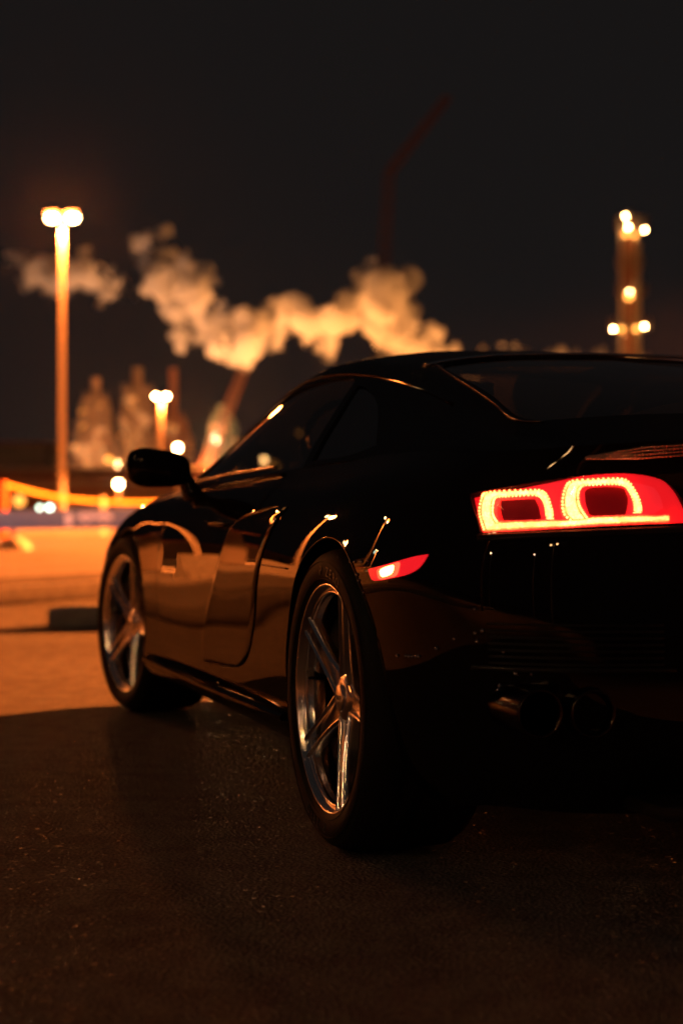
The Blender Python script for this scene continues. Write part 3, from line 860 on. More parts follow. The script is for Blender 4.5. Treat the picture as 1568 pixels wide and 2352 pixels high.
# rear bumper outlet grille, diffuser, plate recess, rear vents
for mir in (1,-1):
    b=BM()
    for i in range(7):
        z=.46+.012*i
        A=[surf(t,z)[0]+surf(t,z)[1]*.004 for t in [2.2+.1*k for k in range(17)]]
        tube(b,[(p.x,p.y*mir,p.z) for p in A],.0018,5)
    A=[surf(t,.45)[0]+surf(t,.45)[1]*.004 for t in [2.1+.1*k for k in range(20)]]
    tube(b,[(p.x,p.y*mir,p.z) for p in A],.004,6)
    recalc(b); mesh('bumper_grille',b,M['trim'],car,smooth=True)
b=BM(); box(b,(-.76,0,.20),(.16,1.15,.03),bev=.01)
for i in range(5): box(b,(-.78,-.4+.2*i,.235),(.12,.012,.07),bev=.003)
mesh('diffuser',b,M['trim'],car,angle=40)
b=BM(); box(b,(-.802,0,.60),(.02,.56,.16),bev=.008); mesh('plate_recess',b,M['trim'],car,angle=40)
for mir in (1,-1):
    b=BM()   # fine slatted engine vent above the tail lamp
    for i in range(34):
        f=i/33; px=1352+f*300; w_=5+19*min(1,f*2.2)
        for r_ in range(4):
            py=1051-f*24-w_*(r_/3-.35)
            h0=tail_hit(px-7,py+1.5); h1=tail_hit(px+4,py-1.5)
            A=h0[0]+surf(h0[1],h0[2])[1]*.004; B_=h1[0]+surf(h1[1],h1[2])[1]*.004
            tube(b,[(A.x,A.y*mir,A.z),(B_.x,B_.y*mir,B_.z)],.0013,6)
    recalc(b); mesh('deck_vent',b,M['chrome'],car,smooth=True)
# small metallic beads added on the bumper to imitate lamp glints in the paint
dr=[(805,1291),(815,1290),(830,1290),(845,1288),(820,1320),(824,1333),(835,1361),(913,1506),(932,1507),(940,1508),(947,1508),(955,1508),(962,1508),(1003,1489),(1043,1468),(1090,1399),(1091,1454),(1108,1449),(1095,1473),(1156,1498),(1184,1547),(1220,1549),(1148,1575),(1144,1585),(1155,1598),(1165,1596),(1160,1603)]
b=BM()
for px,py in dr:
    h=tail_hit(px,py)
    if not h: continue
    p,n=surf(h[1],h[2])
    r=random.uniform(.0028,.0042)
    bmesh.ops.create_icosphere(b,subdivisions=3,radius=r,matrix=Matrix.Translation(p+n*r*.3))
tag(mesh('glint_beads',b,M['glint_bead'],car,smooth=True),kind='stuff')

# lamp strengths, smoke and air densities
WGL=5200; WL1=30000; WL2=25000; WKEY=600000; WLEFT=260000; WBARE=3600; WCOOL=4200; WBACK=300; WLOW=900; WPL=6500; WTW=70; WSM=80000
SD1=.75; SD2=.9; HAZE=.000055
#ENV_START
# ================================================================== GROUND
D=Vector((.45,.893,0)).normalized(); NL=Vector((-D.y,D.x,0))   # the road edges run along D; NL points away, up-left
def strip(p, off0, off1, z, name, mt, label=None, a=-60, b_=400, n=1):
    bm=BM(); p=Vector((*p,0))
    q=[p+D*a+NL*off0,p+D*b_+NL*off0,p+D*b_+NL*off1,p+D*a+NL*off1]
    bm.faces.new([bm.verts.new((v.x,v.y,z)) for v in q])
    recalc(bm)
    o=mesh(name,bm,mt); tag(o,label,kind='structure'); return o
bm=BM(); bm.faces.new([bm.verts.new(v) for v in ((-900,-300,0),(900,-300,0),(900,1500,0),(-900,1500,0))])
tag(mesh('ground',bm,M['asphalt']),kind='structure')
K0=(-2.66,13.07)
strip(K0,.24,3.3,.012,'gravel',M['gravel'])
strip(K0,3.3,26.0,.008,'road',M['road'])
strip(K0,26.0,400,.012,'yard',M['road'],a=-200,b_=700)
# kerb
bm=BM(); c=Vector((*K0,0))
L_=150
box(bm,(c+D*(L_/2-25)+NL*.12+Vector((0,0,.065))),(L_,.24,.15),rz=math.atan2(D.y,D.x),bev=.012)
tag(mesh('kerb',bm,M['concrete'],angle=40),kind='structure')
# concrete wheel stop lying against the kerb
p=at(262,1438,3850*.74/(1437-1174)); p.z=0
ws=BM()
rg=[]
for i in range(9):
    x=-.42+.84*i/8; e=.02*(1 if i in(0,8) else 0)
    rg.append([ws.verts.new((x,y,z)) for y,z in ((-.15+e,0),(-.13+e,.09),(-.09+e,.135-e),(.09-e,.135-e),(.13-e,.09),(.15-e,0))])
for i in range(8):
    for q in range(6): ws.faces.new((rg[i][q],rg[i][(q+1)%6],rg[i+1][(q+1)%6],rg[i+1][q]))
ws.faces.new(rg[0]); ws.faces.new(rg[-1][::-1]); recalc(ws)
tag(mesh('wheel_stop',ws,M['concrete'],angle=30,loc=(p.x,p.y,0),rz=R(8)),'short grey concrete wheel stop on the ground in front of the kerb','wheel stop')

# ---- boom rail on posts
RA=Vector((-8.2,39.6,0)); RD=(Vector((-5.2,40.0,0))-RA).normalized()
rail=empty('barrier_rail',RA,math.atan2(RD.y,RD.x))
tag(rail,'long blue grey steel beam barrier with a white stencilled number','barrier')
b=BM(); box(b,(0,0,.52),(80,.09,.46),ry=-R(.9),bev=.012); mesh('beam',b,M['railgrey'],rail,angle=40)
for k,x in enumerate([-30,-26,-22,-18,-14,-10,-6,.42,2.9,8,12,16,20,24,28]):
    b=BM(); box(b,(x,.10,.17),(.14,.10,.34),bev=.01); mesh('post',b,M['postorange'],rail,angle=40)
# stencilled figures on the face towards the camera
cu=bpy.data.curves.new('num','FONT'); cu.body='188'; cu.size=.36; cu.extrude=.003; cu.offset=.016; cu.align_x='CENTER'; cu.align_y='CENTER'
to=bpy.data.objects.new('tmp',cu); COL.objects.link(to); bpy.context.view_layer.update()
me=bpy.data.meshes.new_from_object(to.evaluated_get(bpy.context.evaluated_depsgraph_get())); bpy.data.objects.remove(to)
me.materials.clear(); me.materials.append(M['railtext'])
tn=link('stencil_number',me,rail); tn.rotation_euler=(R(90),0,0); 
# place where the beam passes column 198
k=(198-784)/3850; t=(RA.x-k*RA.y)/(k*RD.y-RD.x); tn.location=(t,-.049,.53); tn.scale=(2.3,1,1)

def post(name,px,py_top,py_bot,Y,w,mt,label,z0=0):
    p=at(px,py_top,Y); b=BM()
    box(b,(0,0,p.z/2),(w,w,p.z),bev=.015); box(b,(0,0,p.z+.012),(w*1.15,w*1.15,.03),bev=.01); box(b,(0,0,.02),(w*1.7,w*1.7,.04))
    return tag(mesh(name,b,mt,angle=40,loc=(p.x,p.y,0)),label,'post')
pA=post('barrier_post',6,1108,0,45,.21,M['postorange'],'orange square post behind the left end of the grey beam')
pB=post('barrier_post',237,1143,0,52,.13,M['postpale'],'pale slim post holding the low end of the yellow rope')
# yellow rope sagging between them and on towards the car
b=BM(); pts=[]
A=at(8,1112,45); B=at(237,1152,52); C_=at(430,1150,56)
for i in range(25):
    f=i/24; q=A.lerp(B,f); q.z-=.10*math.sin(f*math.pi); pts.append(q)
for i in range(1,17):
    f=i/16; q=B.lerp(C_,f); q.z-=.05*math.sin(f*math.pi); pts.append(q)
tube(b,pts,.055,10); recalc(b)
tag(mesh('barrier_rope',b,M['rope'],smooth=True),'thick yellow barrier rope sagging between two posts','rope')
# pale boulder by the beam
def rock(loc,s,label,seed):
    b=BM(); bmesh.ops.create_icosphere(b,subdivisions=4,radius=1)
    for v in b.verts:
        n=noise.fractal(v.co*1.1+Vector((seed,0,0)),1,2,4); v.co*=1+.22*n
        v.co=Vector((v.co.x*s[0],v.co.y*s[1],max(-.05,v.co.z*s[2])))
    return tag(mesh('boulder',b,M['stone'],smooth=True,loc=loc),label,'boulder')
p=at(30,1262,3850*.74/(1263-1174)); rock((p.x,p.y,.02),(.33,.28,.24),'pale rounded boulder on the orange lit road below the grey beam',2)
# little cool lamps low behind the beam
def small_lamp(px,py,Y,r,mt,label,watt=0,col=SOD,name='yard_lamp',mast=True,grp=None,cat='lamp',aim=None):
    p=at(px,py,Y); o=empty(name,(p.x,p.y,0)); tag(o,label,cat,grp)
    b=BM(); 
    if mast: tube(b,[(0,.12,0),(0,.12,p.z+.05)],.05,8)
    box(b,(0,.14,p.z),(r*2.2,.10,r*2.2),bev=.02); mesh('mast',b,M['housing'],o,angle=40)
    b=BM(); bmesh.ops.create_uvsphere(b,u_segments=20,v_segments=12,radius=r); bmesh.ops.translate(b,verts=b.verts,vec=(0,0,p.z)); mesh('bulb',b,mt,o,smooth=True)
    if watt:
        l=bpy.data.lights.new('light','SPOT' if aim else 'POINT'); l.energy=watt; l.color=col; l.shadow_soft_size=r*1.1
        lo=link('light',l,o); lo.location=(0,-r*2.2,p.z)
        if aim: l.spot_size=R(20); l.spot_blend=.6; lo.location=(.1,.5,p.z); lo.rotation_euler=(Vector(aim)-Vector((p.x,p.y,p.z))).to_track_quat('-Z','Y').to_euler()
    return o
small_lamp(91,1166,70,.07,M['bulbgreen'],'weak cool white lamp just above the beam, the fainter of two')
small_lamp(114,1166,62,.09,M['bulbgreen'],'bright cool white lamp just above the beam')

# ---- tall twin-head lamp posts
def twin_post(px,py,Y,rad,hw,label,watt,headr,mt=None,glare=False):
    p=at(px,py,Y); o=empty('lamp_post',(p.x,p.y,0)); tag(o,label,'lamp post','tall twin head lamp posts')
    b=BM(); tube(b,[(0,0,0),(0,0,.5),(0,0,p.z-.1)],[rad*1.3,rad*1.1,rad*.62],16); box(b,(0,0,.1),(rad*4,rad*4,.2),bev=.03)
    mesh('pole',b,M['steel'],o,angle=40)
    b=BM(); tube(b,[(-hw,0,p.z+.12),(0,0,p.z-.05),(hw,0,p.z+.12)],.05,8); mesh('cross_arm',b,M['steel'],o,angle=40)
    for s in (-1,1):
        b=BM(); box(b,(s*hw,0,p.z+.16),(headr*2.4,headr*2.2,.12),bev=.04); h=mesh('lamp_head',b,M['housing'],o,angle=40)
        b=BM(); bmesh.ops.create_uvsphere(b,u_segments=24,v_segments=12,radius=headr,matrix=Matrix.Translation((s*hw,0,p.z))@Matrix.Diagonal((1,1,.75,1))); mesh('bulb',b,mt or M['bulb'],h,smooth=True)
        l=bpy.data.lights.new('light','SPOT'); l.energy=watt; l.color=SOD; l.shadow_soft_size=.15; l.spot_size=R(150); l.spot_blend=1
        lo=link('light',l,o); lo.location=(s*hw*.9,-.05,p.z-headr-.12)
    if glare:
        l=bpy.data.lights.new('glare','POINT'); l.energy=WGL; l.color=SOD; l.shadow_soft_size=.4
        lo=link('glare',l,o); lo.location=(0,-.8,p.z)
    return o
twin_post(143,500,64,.135,.40,'tallest lamp post with two glaring sodium heads left of the smoke',WL1,.20,glare=True)
twin_post(370,910,130,.17,.40,'distant twin head lamp post between the refinery columns',WL2,.17)
# lamp posts just outside the frame: the one behind the car throws its shadow, the others, some of them added, show in the paint
def off_post(x,y,z,watt,label,headr=.22,spot=None,blend=.35,bare=0):
    o=empty('lamp_post',(x,y,0)); tag(o,label,'lamp post','tall twin head lamp posts')
    b=BM(); tube(b,[(0,0,0),(0,0,.5),(0,0,z-.1)],[.2,.17,.1],16); mesh('pole',b,M['steel'],o,angle=40)
    b=BM(); tube(b,[(-.6,0,z+.12),(0,0,z-.05),(.6,0,z+.12)],.05,8); mesh('cross_arm',b,M['steel'],o,angle=40)
    for s in (-1,1):
        b=BM(); box(b,(s*.6,0,z+.16),(.5,.5,.12),bev=.04); h=mesh('lamp_head',b,M['housing'],o,angle=40)
        b=BM(); bmesh.ops.create_uvsphere(b,u_segments=20,v_segments=12,radius=headr,matrix=Matrix.Translation((s*.6,0,z))); mesh('bulb',b,M['bulb'],h,smooth=True)
    l=bpy.data.lights.new('light','SPOT' if spot else 'POINT'); l.energy=watt; l.color=SOD; l.shadow_soft_size=.25
    if spot: l.spot_size=R(spot); l.spot_blend=blend
    lo=link('light',l,o); lo.location=(0,-.45,z-headr-.15)
    if bare:
        l=bpy.data.lights.new('bare','POINT'); l.energy=bare; l.color=SOD; l.shadow_soft_size=.3
        lo=link('bare',l,o); lo.location=(0,-.7,z)
    return o
off_post(18.2,43.0,7.4,WKEY,'lamp post beyond the frame whose light the car blocks',spot=165,blend=.03)
off_post(-23,47,10,WLEFT,'lamp post beyond the frame on the left side road',spot=112,bare=WBARE)
off_post(-42,62,10,WLEFT,'lamp post beyond the frame farther along the left side road',spot=112,bare=WBARE)
off_post(-17.5,24,8,WLEFT*.12,'nearest lamp post, added beyond the left edge of the frame',spot=100,bare=WBARE*.1)  # unseen post added for sparkle on rims and paint edges
off_post(-10.5,-4,8,9000,'added lamp post behind the camera on the left, the nearer of two',spot=94,blend=.4)  # unseen, added so its orange pool warms wheel and bumper reflections
off_post(-5,-15,8,6000,'added lamp post behind the camera, the farther of two',spot=100,blend=.4)  # unseen, added for a second lit pool mirrored by the tail
off_post(-45,53,9,90000,'added lamp post in front of the workshop beyond the left edge',spot=150,blend=.5)  # added to light the workshop front for warmer wheel reflections
# cool white lamp left of the camera
small_lamp(-2050,700,20,.16,M['bulbgreen'],'cool white yard lamp beyond the left edge',watt=WCOOL,col=(.80,.88,1),aim=(-6.5,40,.9))

# pale lamps behind the camera, seen only as glints in the paint
for i,(x,y,z,w_) in enumerate([(-15,-9,6.5,1.0),(-9,-16,6.5,.35)]):
    o=empty('yard_lamp',(x,y,0)); tag(o,['pale yard lamp behind the camera on the left','second pale yard lamp behind the camera, farther back'][i],'lamp')
    b=BM(); tube(b,[(0,0,0),(0,0,z)],.07,10); box(b,(0,0,z+.12),(.5,.3,.1),bev=.03); mesh('mast',b,M['housing'],o,angle=40)
    b=BM(); bmesh.ops.create_uvsphere(b,u_segments=16,v_segments=10,radius=.11,matrix=Matrix.Translation((0,.2,z))); mesh('bulb',b,M['bulbback'],o,smooth=True)
    l=bpy.data.lights.new('light','POINT'); l.energy=WBACK*w_; l.color=(1,.45,.2); l.shadow_soft_size=.12; lo=link('light',l,o); lo.location=(.0,.45,z)
# flaring bare lamps
small_lamp(272,1112,80,.15,M['bulb'],'glaring bare lamp low between the beam and the wing mirror',watt=WLOW)
small_lamp(408,1028,80,.13,M['bulb'],'glaring bare lamp just above the wing mirror',watt=WLOW)
small_lamp(606,1056,80,.13,M['bulb'],'glaring bare lamp seen through the side window',watt=WLOW*.4)
small_lamp(686,994,90,.13,M['bulbdim'],'weak amber lamp seen through the side window above the glaring one',cat='lamp')
small_lamp(250,1056,200,.42,M['bulbdim'],'pair of pale amber lights low on the leftmost column',cat='lamp')
small_lamp(620,1078,95,.5,M['bulbdim'],'amber lamp seen low through the side window',cat='lamp')
small_lamp(44,1018+132,85,.28,M['bulbdim'],'dim amber lamp above the rope near the orange post')

# ================================================================== REFINERY
def column_tower(px_c,tops,Y,label,mt,seed,lamps=True):
    """tops: list of (pixel row, pixel half width) from top to bottom; a vessel in an open frame"""
    rnd=random.Random(seed)
    p=at(px_c,1174,Y); k=Y/3850
    o=empty('refinery_column',(p.x,p.y,0)); tag(o,label,'column','refinery columns on the left skyline')
    zz=lambda y:HC+(1174-y)*k
    b=BM()
    y0,w0=tops[0]; y1,w1=tops[1]
    tube(b,[(0,0,zz(1175)),(0,0,zz(y1)),(0,0,zz(y1)+.4),(0,0,zz(y0))],[w1*k*.55,w1*k*.55,w0*k,w0*k],16)
    mesh('vessel',b,mt,o,angle=40)
    b=BM(); 
    rows=tops[1:]
    y=rows[0][0]
    def half(y):
        for (a,wa),(c,wc) in zip(rows,rows[1:]):
            if y<=c: return wa+(wc-wa)*(y-a)/(c-a)
        return rows[-1][1]
    while y<1172:
        h=half(y)*k*rnd.uniform(.8,1.12); z=zz(y)
        box(b,(rnd.uniform(-.1,.1)*h,0,z),(2*h,2*h,.25))
        for s in (-1,1):
            box(b,(0,s*h,z+.55),(2*h,.08,.08)); box(b,(s*h,0,z+.55),(.08,2*h,.08))
        step=rnd.uniform(11,17); h2=half(min(y+step,1172))*k; z2=zz(min(y+step,1172))
        for sx in (-1,1):
            for sy in (-1,1):
                tube(b,[(sx*h*.92,sy*h*.92,z),(sx*h2*.92,sy*h2*.92,z2)],.14,6)
            tube(b,[(sx*h*.9,-h*.9,z),(-sx*h2*.9,-h2*.9,z2)],.09,6)
        y+=step
    mesh('platform_frame',b,mt,o)
    b=BM()
    for i in range(9):
        y=rnd.uniform(rows[0][0]+20,1160); h=half(y)*k
        box(b,(rnd.uniform(-.8,.8)*h,-h*1.02,zz(y)),(rnd.uniform(.3,1)*h,.5,rnd.uniform(.6,1.6)))
        tube(b,[(rnd.uniform(-1,1)*h,-h*1.05,zz(y)),(rnd.uniform(-1,1)*h,-h*1.05,zz(min(1170,y+60)))],.28,8)
    mesh('process_equipment',b,M['pipe'],o)
    if lamps:
        for i in range(11):
            y=rnd.uniform(rows[0][0]+30,1160); h=half(y)*k; b=BM()
            bmesh.ops.create_icosphere(b,subdivisions=2,radius=.11,matrix=Matrix.Translation((rnd.uniform(-.9,.9)*h,-h*1.1,zz(y)+.9))); mesh('platform_lamp',b,M['bulbdim'],o,smooth=True)
    return o
column_tower(220,[(868,11),(915,30),(990,36),(1080,52),(1150,60)],230,'leftmost stepped refinery column with a thin chimney on top',M['plant'],1)
column_tower(316,[(845,12),(895,30),(960,36),(1060,44),(1150,60)],235,'second stepped refinery column, the taller one behind the mirror',M['plant'],2)
column_tower(398,[(846,9),(960,26),(1000,38),(1060,50),(1150,62)],240,'third refinery column with a tall thin stack behind the distant lamp post',M['plantred'],3)
column_tower(512,[(930,12),(955,24),(1000,30),(1060,40),(1150,50)],225,'low refinery column behind the leaning crane boom',M['plantgreen'],4)
# light among the columns
def area_light(parent,px,py,Y,watt,col,r=.4):
    p=at(px,py,Y); l=bpy.data.lights.new('light','POINT'); l.energy=watt; l.color=col; l.shadow_soft_size=r
    lo=link('light',l); lo.location=p; return lo
for i,(px,py,Y,w,c) in enumerate([(205,1110,205,1.,(1,.42,.16)),(270,1060,205,1.3,(1,.42,.16)),(350,1120,200,2.,SOD),(432,1095,212,4.,(1,.30,.06)),(520,1060,200,1.2,(1,.42,.16)),(245,1080,214,.4,(1,.8,.45)),(500,1010,216,.3,(.85,1,.6))]):
    o=small_lamp(px,py,Y,.16 if i<5 else .35,M['bulbdim'],'dim plant floodlight number '+str(i),watt=WPL*w,col=c,name='plant_floodlight',grp='dim floodlights among the refinery columns',cat='floodlight')
    o['label']=['plant floodlight at the foot of the leftmost refinery column','plant floodlight between the first two refinery columns','plant floodlight behind the wing mirror','plant floodlight in front of the third refinery column','plant floodlight by the low column beside the crane boom','pale plant floodlight glowing on the right flank of the leftmost column','pale green plant floodlight high on the low column'][i]

# pipe rack and low buildings
def pipe_rack(px0,px1,py_top,Y,label,seed):
    rnd=random.Random(seed); a=at(px0,1174,Y); c=at(px1,1174,Y); L=c.x-a.x; top=at(0,py_top,Y).z
    o=empty('pipe_rack',(a.x,Y,0)); tag(o,label,'pipe rack')
    b=BM(); n=int(L/4)+1
    for i in range(n+1):
        x=L*i/n
        for y in (0,3): box(b,(x,y,top/2),(.3,.3,top))
        box(b,(x,1.5,top*.62),(.25,3.2,.25)); box(b,(x,1.5,top),(.25,3.2,.25))
    for y in (0,3): box(b,(L/2,y,top*.62),(L,.2,.3)); box(b,(L/2,y,top),(L,.2,.3))
    mesh('frame',b,M['plantred'],o)
    for lv in (.62,1.0):
        for j in range(4):
            b=BM(); r=rnd.uniform(.14,.32); tube(b,[(-1,.4+j*.75,top*lv+.15+r),(L+1,.4+j*.75,top*lv+.15+r)],r,10); mesh('pipe',b,M['pipe'],o,smooth=True)
    return o
pipe_rack(-900,440,1096,120,'long low pipe rack with lagged pipes behind the lamp post',5)
pipe_rack(-1500,700,1128,100,'lower pipe rack nearest the yard behind the yellow rope',6)
def building(px0,px1,py_top,Y,depth,label,lit=False,roof=.5):
    a=at(px0,1174,Y); c=at(px1,1174,Y); L=c.x-a.x; top=at(0,py_top,Y).z
    o=empty('industrial_building',((a.x+c.x)/2,Y,0)); tag(o,label,'building')
    b=BM(); box(b,(0,depth/2,top/2),(L,depth,top)); mesh('wall',b,M['wall'],o)
    b=BM(); box(b,(0,depth/2,top+roof/2),(L+.8,depth+.8,roof),bev=.05); mesh('roof',b,M['plantred'],o)
    n=max(2,int(L/3.5))
    for i in range(n):
        x=-L/2+L*(i+.5)/n; b=BM(); box(b,(x,-.03,top*.6),(1.3,.10,min(1.4,top*.3)),bev=.02)
        mesh('window',b,M['winlit'] if lit and i%3!=1 else M['trim'],o)
    return o

building(-60,105,1022,290,14,'dark flat roofed plant building behind the left end of the beam')
building(-2600,-1500,1010,62,10,'long low workshop with lit windows beyond the left edge',lit=True)
building(-1350,-500,1050,95,12,'site office with lit windows beyond the left edge',lit=True)

# cabin and concrete barriers added beyond the left edge for the paint to mirror
o=empty('added_cabin',(-21,34,0),R(-20)); tag(o,'small cabin with bright windows added for reflections beyond the left edge of the frame','building')
b=BM(); box(b,(0,0,1.5),(6,3,3)); mesh('wall',b,M['wall'],o); b=BM(); box(b,(0,0,3.12),(6.6,3.6,.2)); mesh('roof',b,M['plantred'],o)
for x in (-2,0,2): 
    b=BM(); box(b,(x,-1.52,1.75),(1.3,.06,1.1)); f=mesh('window',b,M['winlit'],o)
    b=BM(); box(b,(x,-1.57,1.75),(.06,.05,1.16)); box(b,(x,-1.57,1.75),(1.36,.05,.06)); mesh('frame',b,M['trim'],f)
for i,(x,y) in enumerate([(-9.5,12.5),(-12.2,17.8),(-14.9,23.1),(-11.5,27.5)]):
    b=BM(); rg=[]
    for sx in (-1.5,1.5): rg.append([b.verts.new((sx,yy,zz)) for yy,zz in ((-.3,0),(-.28,.1),(-.12,.3),(-.08,.8),(.08,.8),(.12,.3),(.28,.1),(.3,0))])
    for q in range(8): b.faces.new((rg[0][q],rg[0][(q+1)%8],rg[1][(q+1)%8],rg[1][q]))
    b.faces.new(rg[0]); b.faces.new(rg[1][::-1]); recalc(b)
    tag(mesh('added_barrier',b,M['concrete'],angle=30,loc=(x,y,.01),rz=R(63)),['added concrete barrier beyond the left edge, nearest the car','added concrete barrier beyond the left edge, second from the car','added concrete barrier beyond the left edge, third from the car','added concrete barrier beyond the left edge, farthest from the car'][i],'barrier','added concrete barriers left of the frame')
# right hand tower with platform lamps
def lit_tower():
    Y=200; k=Y/3850; p=at(1446,1174,Y); o=empty('lit_tower',(p.x,p.y,0)); tag(o,'tall lit refinery tower with lamps on its platforms above the car roof','tower')
    zz=lambda y:HC+(1174-y)*k
    b=BM(); tube(b,[(0,0,0),(0,0,zz(840)),(0,0,zz(700)),(0,0,zz(540)),(0,0,zz(505))],[1.1,1.05,.95,.9,.7],20); mesh('vessel',b,M['plantred'],o,angle=40)
    b=BM(); tube(b,[(-1.15,-.5,0),(-1.15,-.5,zz(520))],.22,8); tube(b,[(1.0,-.8,0),(1.0,-.8,zz(560))],.16,8); tube(b,[(-.3,-.4,zz(505)),(-.3,-.4,zz(487))],.16,8)
    for i in range(70): box(b,(.5,-1.55,zz(1100)+i*.45),(.5,.05,.05))
    for x in (.25,.75): box(b,(x,-1.55,zz(800)),(.06,.06,2*(zz(540)-zz(800))))
    mesh('riser_pipe',b,M['pipe'],o)
    for y,w,c in ((522,1.9,.3),(612,1.6,0),(676,1.8,.2),(755,2.5,0),(835,2.2,0)):
        b=BM(); revolve(b,[(w*.55,-.08),(w,-.08),(w,.08),(w*.55,.08)],20,'Z',closed=True,c=(c,0,zz(y)))
        for a in range(12): 
            q=2*math.pi*a/12; box(b,(c+w*math.cos(q),w*math.sin(q),zz(y)+.55),(.07,.07,1.1))
        for hh in (.55,1.1): tube(b,[(c+w*math.cos(2*math.pi*a/20),w*math.sin(2*math.pi*a/20),zz(y)+hh) for a in range(20)],.05,5,closed=True)
        recalc(b); mesh('platform',b,M['plant'],o)
    for px,py,r,mt in ((1436,482,.42,'bulbtower'),(1442,507,.42,'bulbtower'),(1480,513,.42,'bulbtower'),(1445,657,.50,'bulbtower'),(1408,741,.40,'bulbtower'),(1479,735,.40,'bulbtower'),(1447,817,.40,'bulbtower'),(1483,820,.40,'bulbtower'),
        (1427,742,.42,'bulbtow2'),(1461,740,.5,'bulbtow2'),(1436,523,.45,'bulbtow2'),(1458,525,.4,'bulbtow2'),(1465,822,.4,'bulbtow2'),(1444,665,.62,'bulbtow2')):
        q=at(px,py,Y-2.2)-p; b=BM(); bmesh.ops.create_icosphere(b,subdivisions=3,radius=r*(.30 if mt=='bulbtower' else .75),matrix=Matrix.Translation((q.x,-2.2,q.z+0))); 
        for v in b.verts: pass
        mesh('platform_lamp',b,M[mt],o,smooth=True)
        if mt=='bulbtower':
            box_=BM(); box(box_,(q.x,-1.9,q.z+.35),(.3,.6,.2),bev=.03); mesh('lamp_bracket',box_,M['housing'],o,angle=40)
    for py in (500,655,745,825):
        l=bpy.data.lights.new('light','POINT'); l.energy=WTW; l.color=(1,.34,.08); l.shadow_soft_size=.4
        lo=link('light',l,o); lo.location=(.2,-4.5,zz(py)+.5)
M['bulbtow2']=emit('amber tower lamp',(1,.36,.06),5)
lit_tower()

# ---- cranes: lattice booms
M['boomred']=mat('rusty lattice steel',(.11,.045,.03),.6)
M['dimred']=mat('dark red lattice steel',(.035,.012,.010),.8,spec=.1)
def lattice(b,A,B,wa,wb,chord,seg):
    A=Vector(A);B=Vector(B); t=(B-A).normalized(); x=t.cross(Vector((0,1,0))).normalized(); y=t.cross(x)
    prev=None
    for i in range(seg+1):
        f=i/seg; c=A.lerp(B,f); w=wa+(wb-wa)*f
        q=[c+x*w*sx+y*w*sy for sx,sy in ((-1,-1),(1,-1),(1,1),(-1,1))]
        if prev:
            for k in range(4):
                tube(b,[prev[k],q[k]],chord,6,caps=False); tube(b,[prev[k],q[(k+1)%4]],chord*.55,5,caps=False)
        for k in range(4): tube(b,[q[k],q[(k+1)%4]],chord*.55,5,caps=False)
        prev=q
def crane(name,label,Y,seglist,base_px,wt,mt):
    p=at(base_px,1174,Y); o=empty(name,(p.x,p.y,0)); tag(o,label,'crane')
    b=BM(); box(b,(0,0,.6),(4,7,1.2),bev=.1); 
    for s in (-1,1): box(b,(s*2.2,0,.6),(1.0,7.5,1.2),bev=.3)
    mesh('crawler_base',b,M['plant'],o,angle=40)
    b=BM(); box(b,(0,1,2.3),(3.4,6,2.2),bev=.15); box(b,(-1.3,-2.3,2.4),(1.2,1.6,2.2),bev=.1); mesh('cab',b,mt,o,angle=40)
    for (ax,ay,bx,by,w) in seglist:
        b=BM(); A=at(ax,ay,Y)-p; B=at(bx,by,Y)-p; A.z+=0; L=(B-A).length
        lattice(b,(A.x,0,A.z+p.z),(B.x,0,B.z+p.z),w,w*.8,.16,max(6,int(L/(2.1*w)))); mesh('boom',b,mt,o)
    return o
crane('crawler_crane','leaning red crane boom rising into the smoke beside the windscreen',215,[(440,1150,562,845,.62)],440,.6,M['boomred'])
crane('crawler_crane','faint tall crane with a raised jib above the middle of the smoke',330,[(850,1160,893,395,1.15),(893,395,1028,222,.8)],850,.6,M['dimred'])

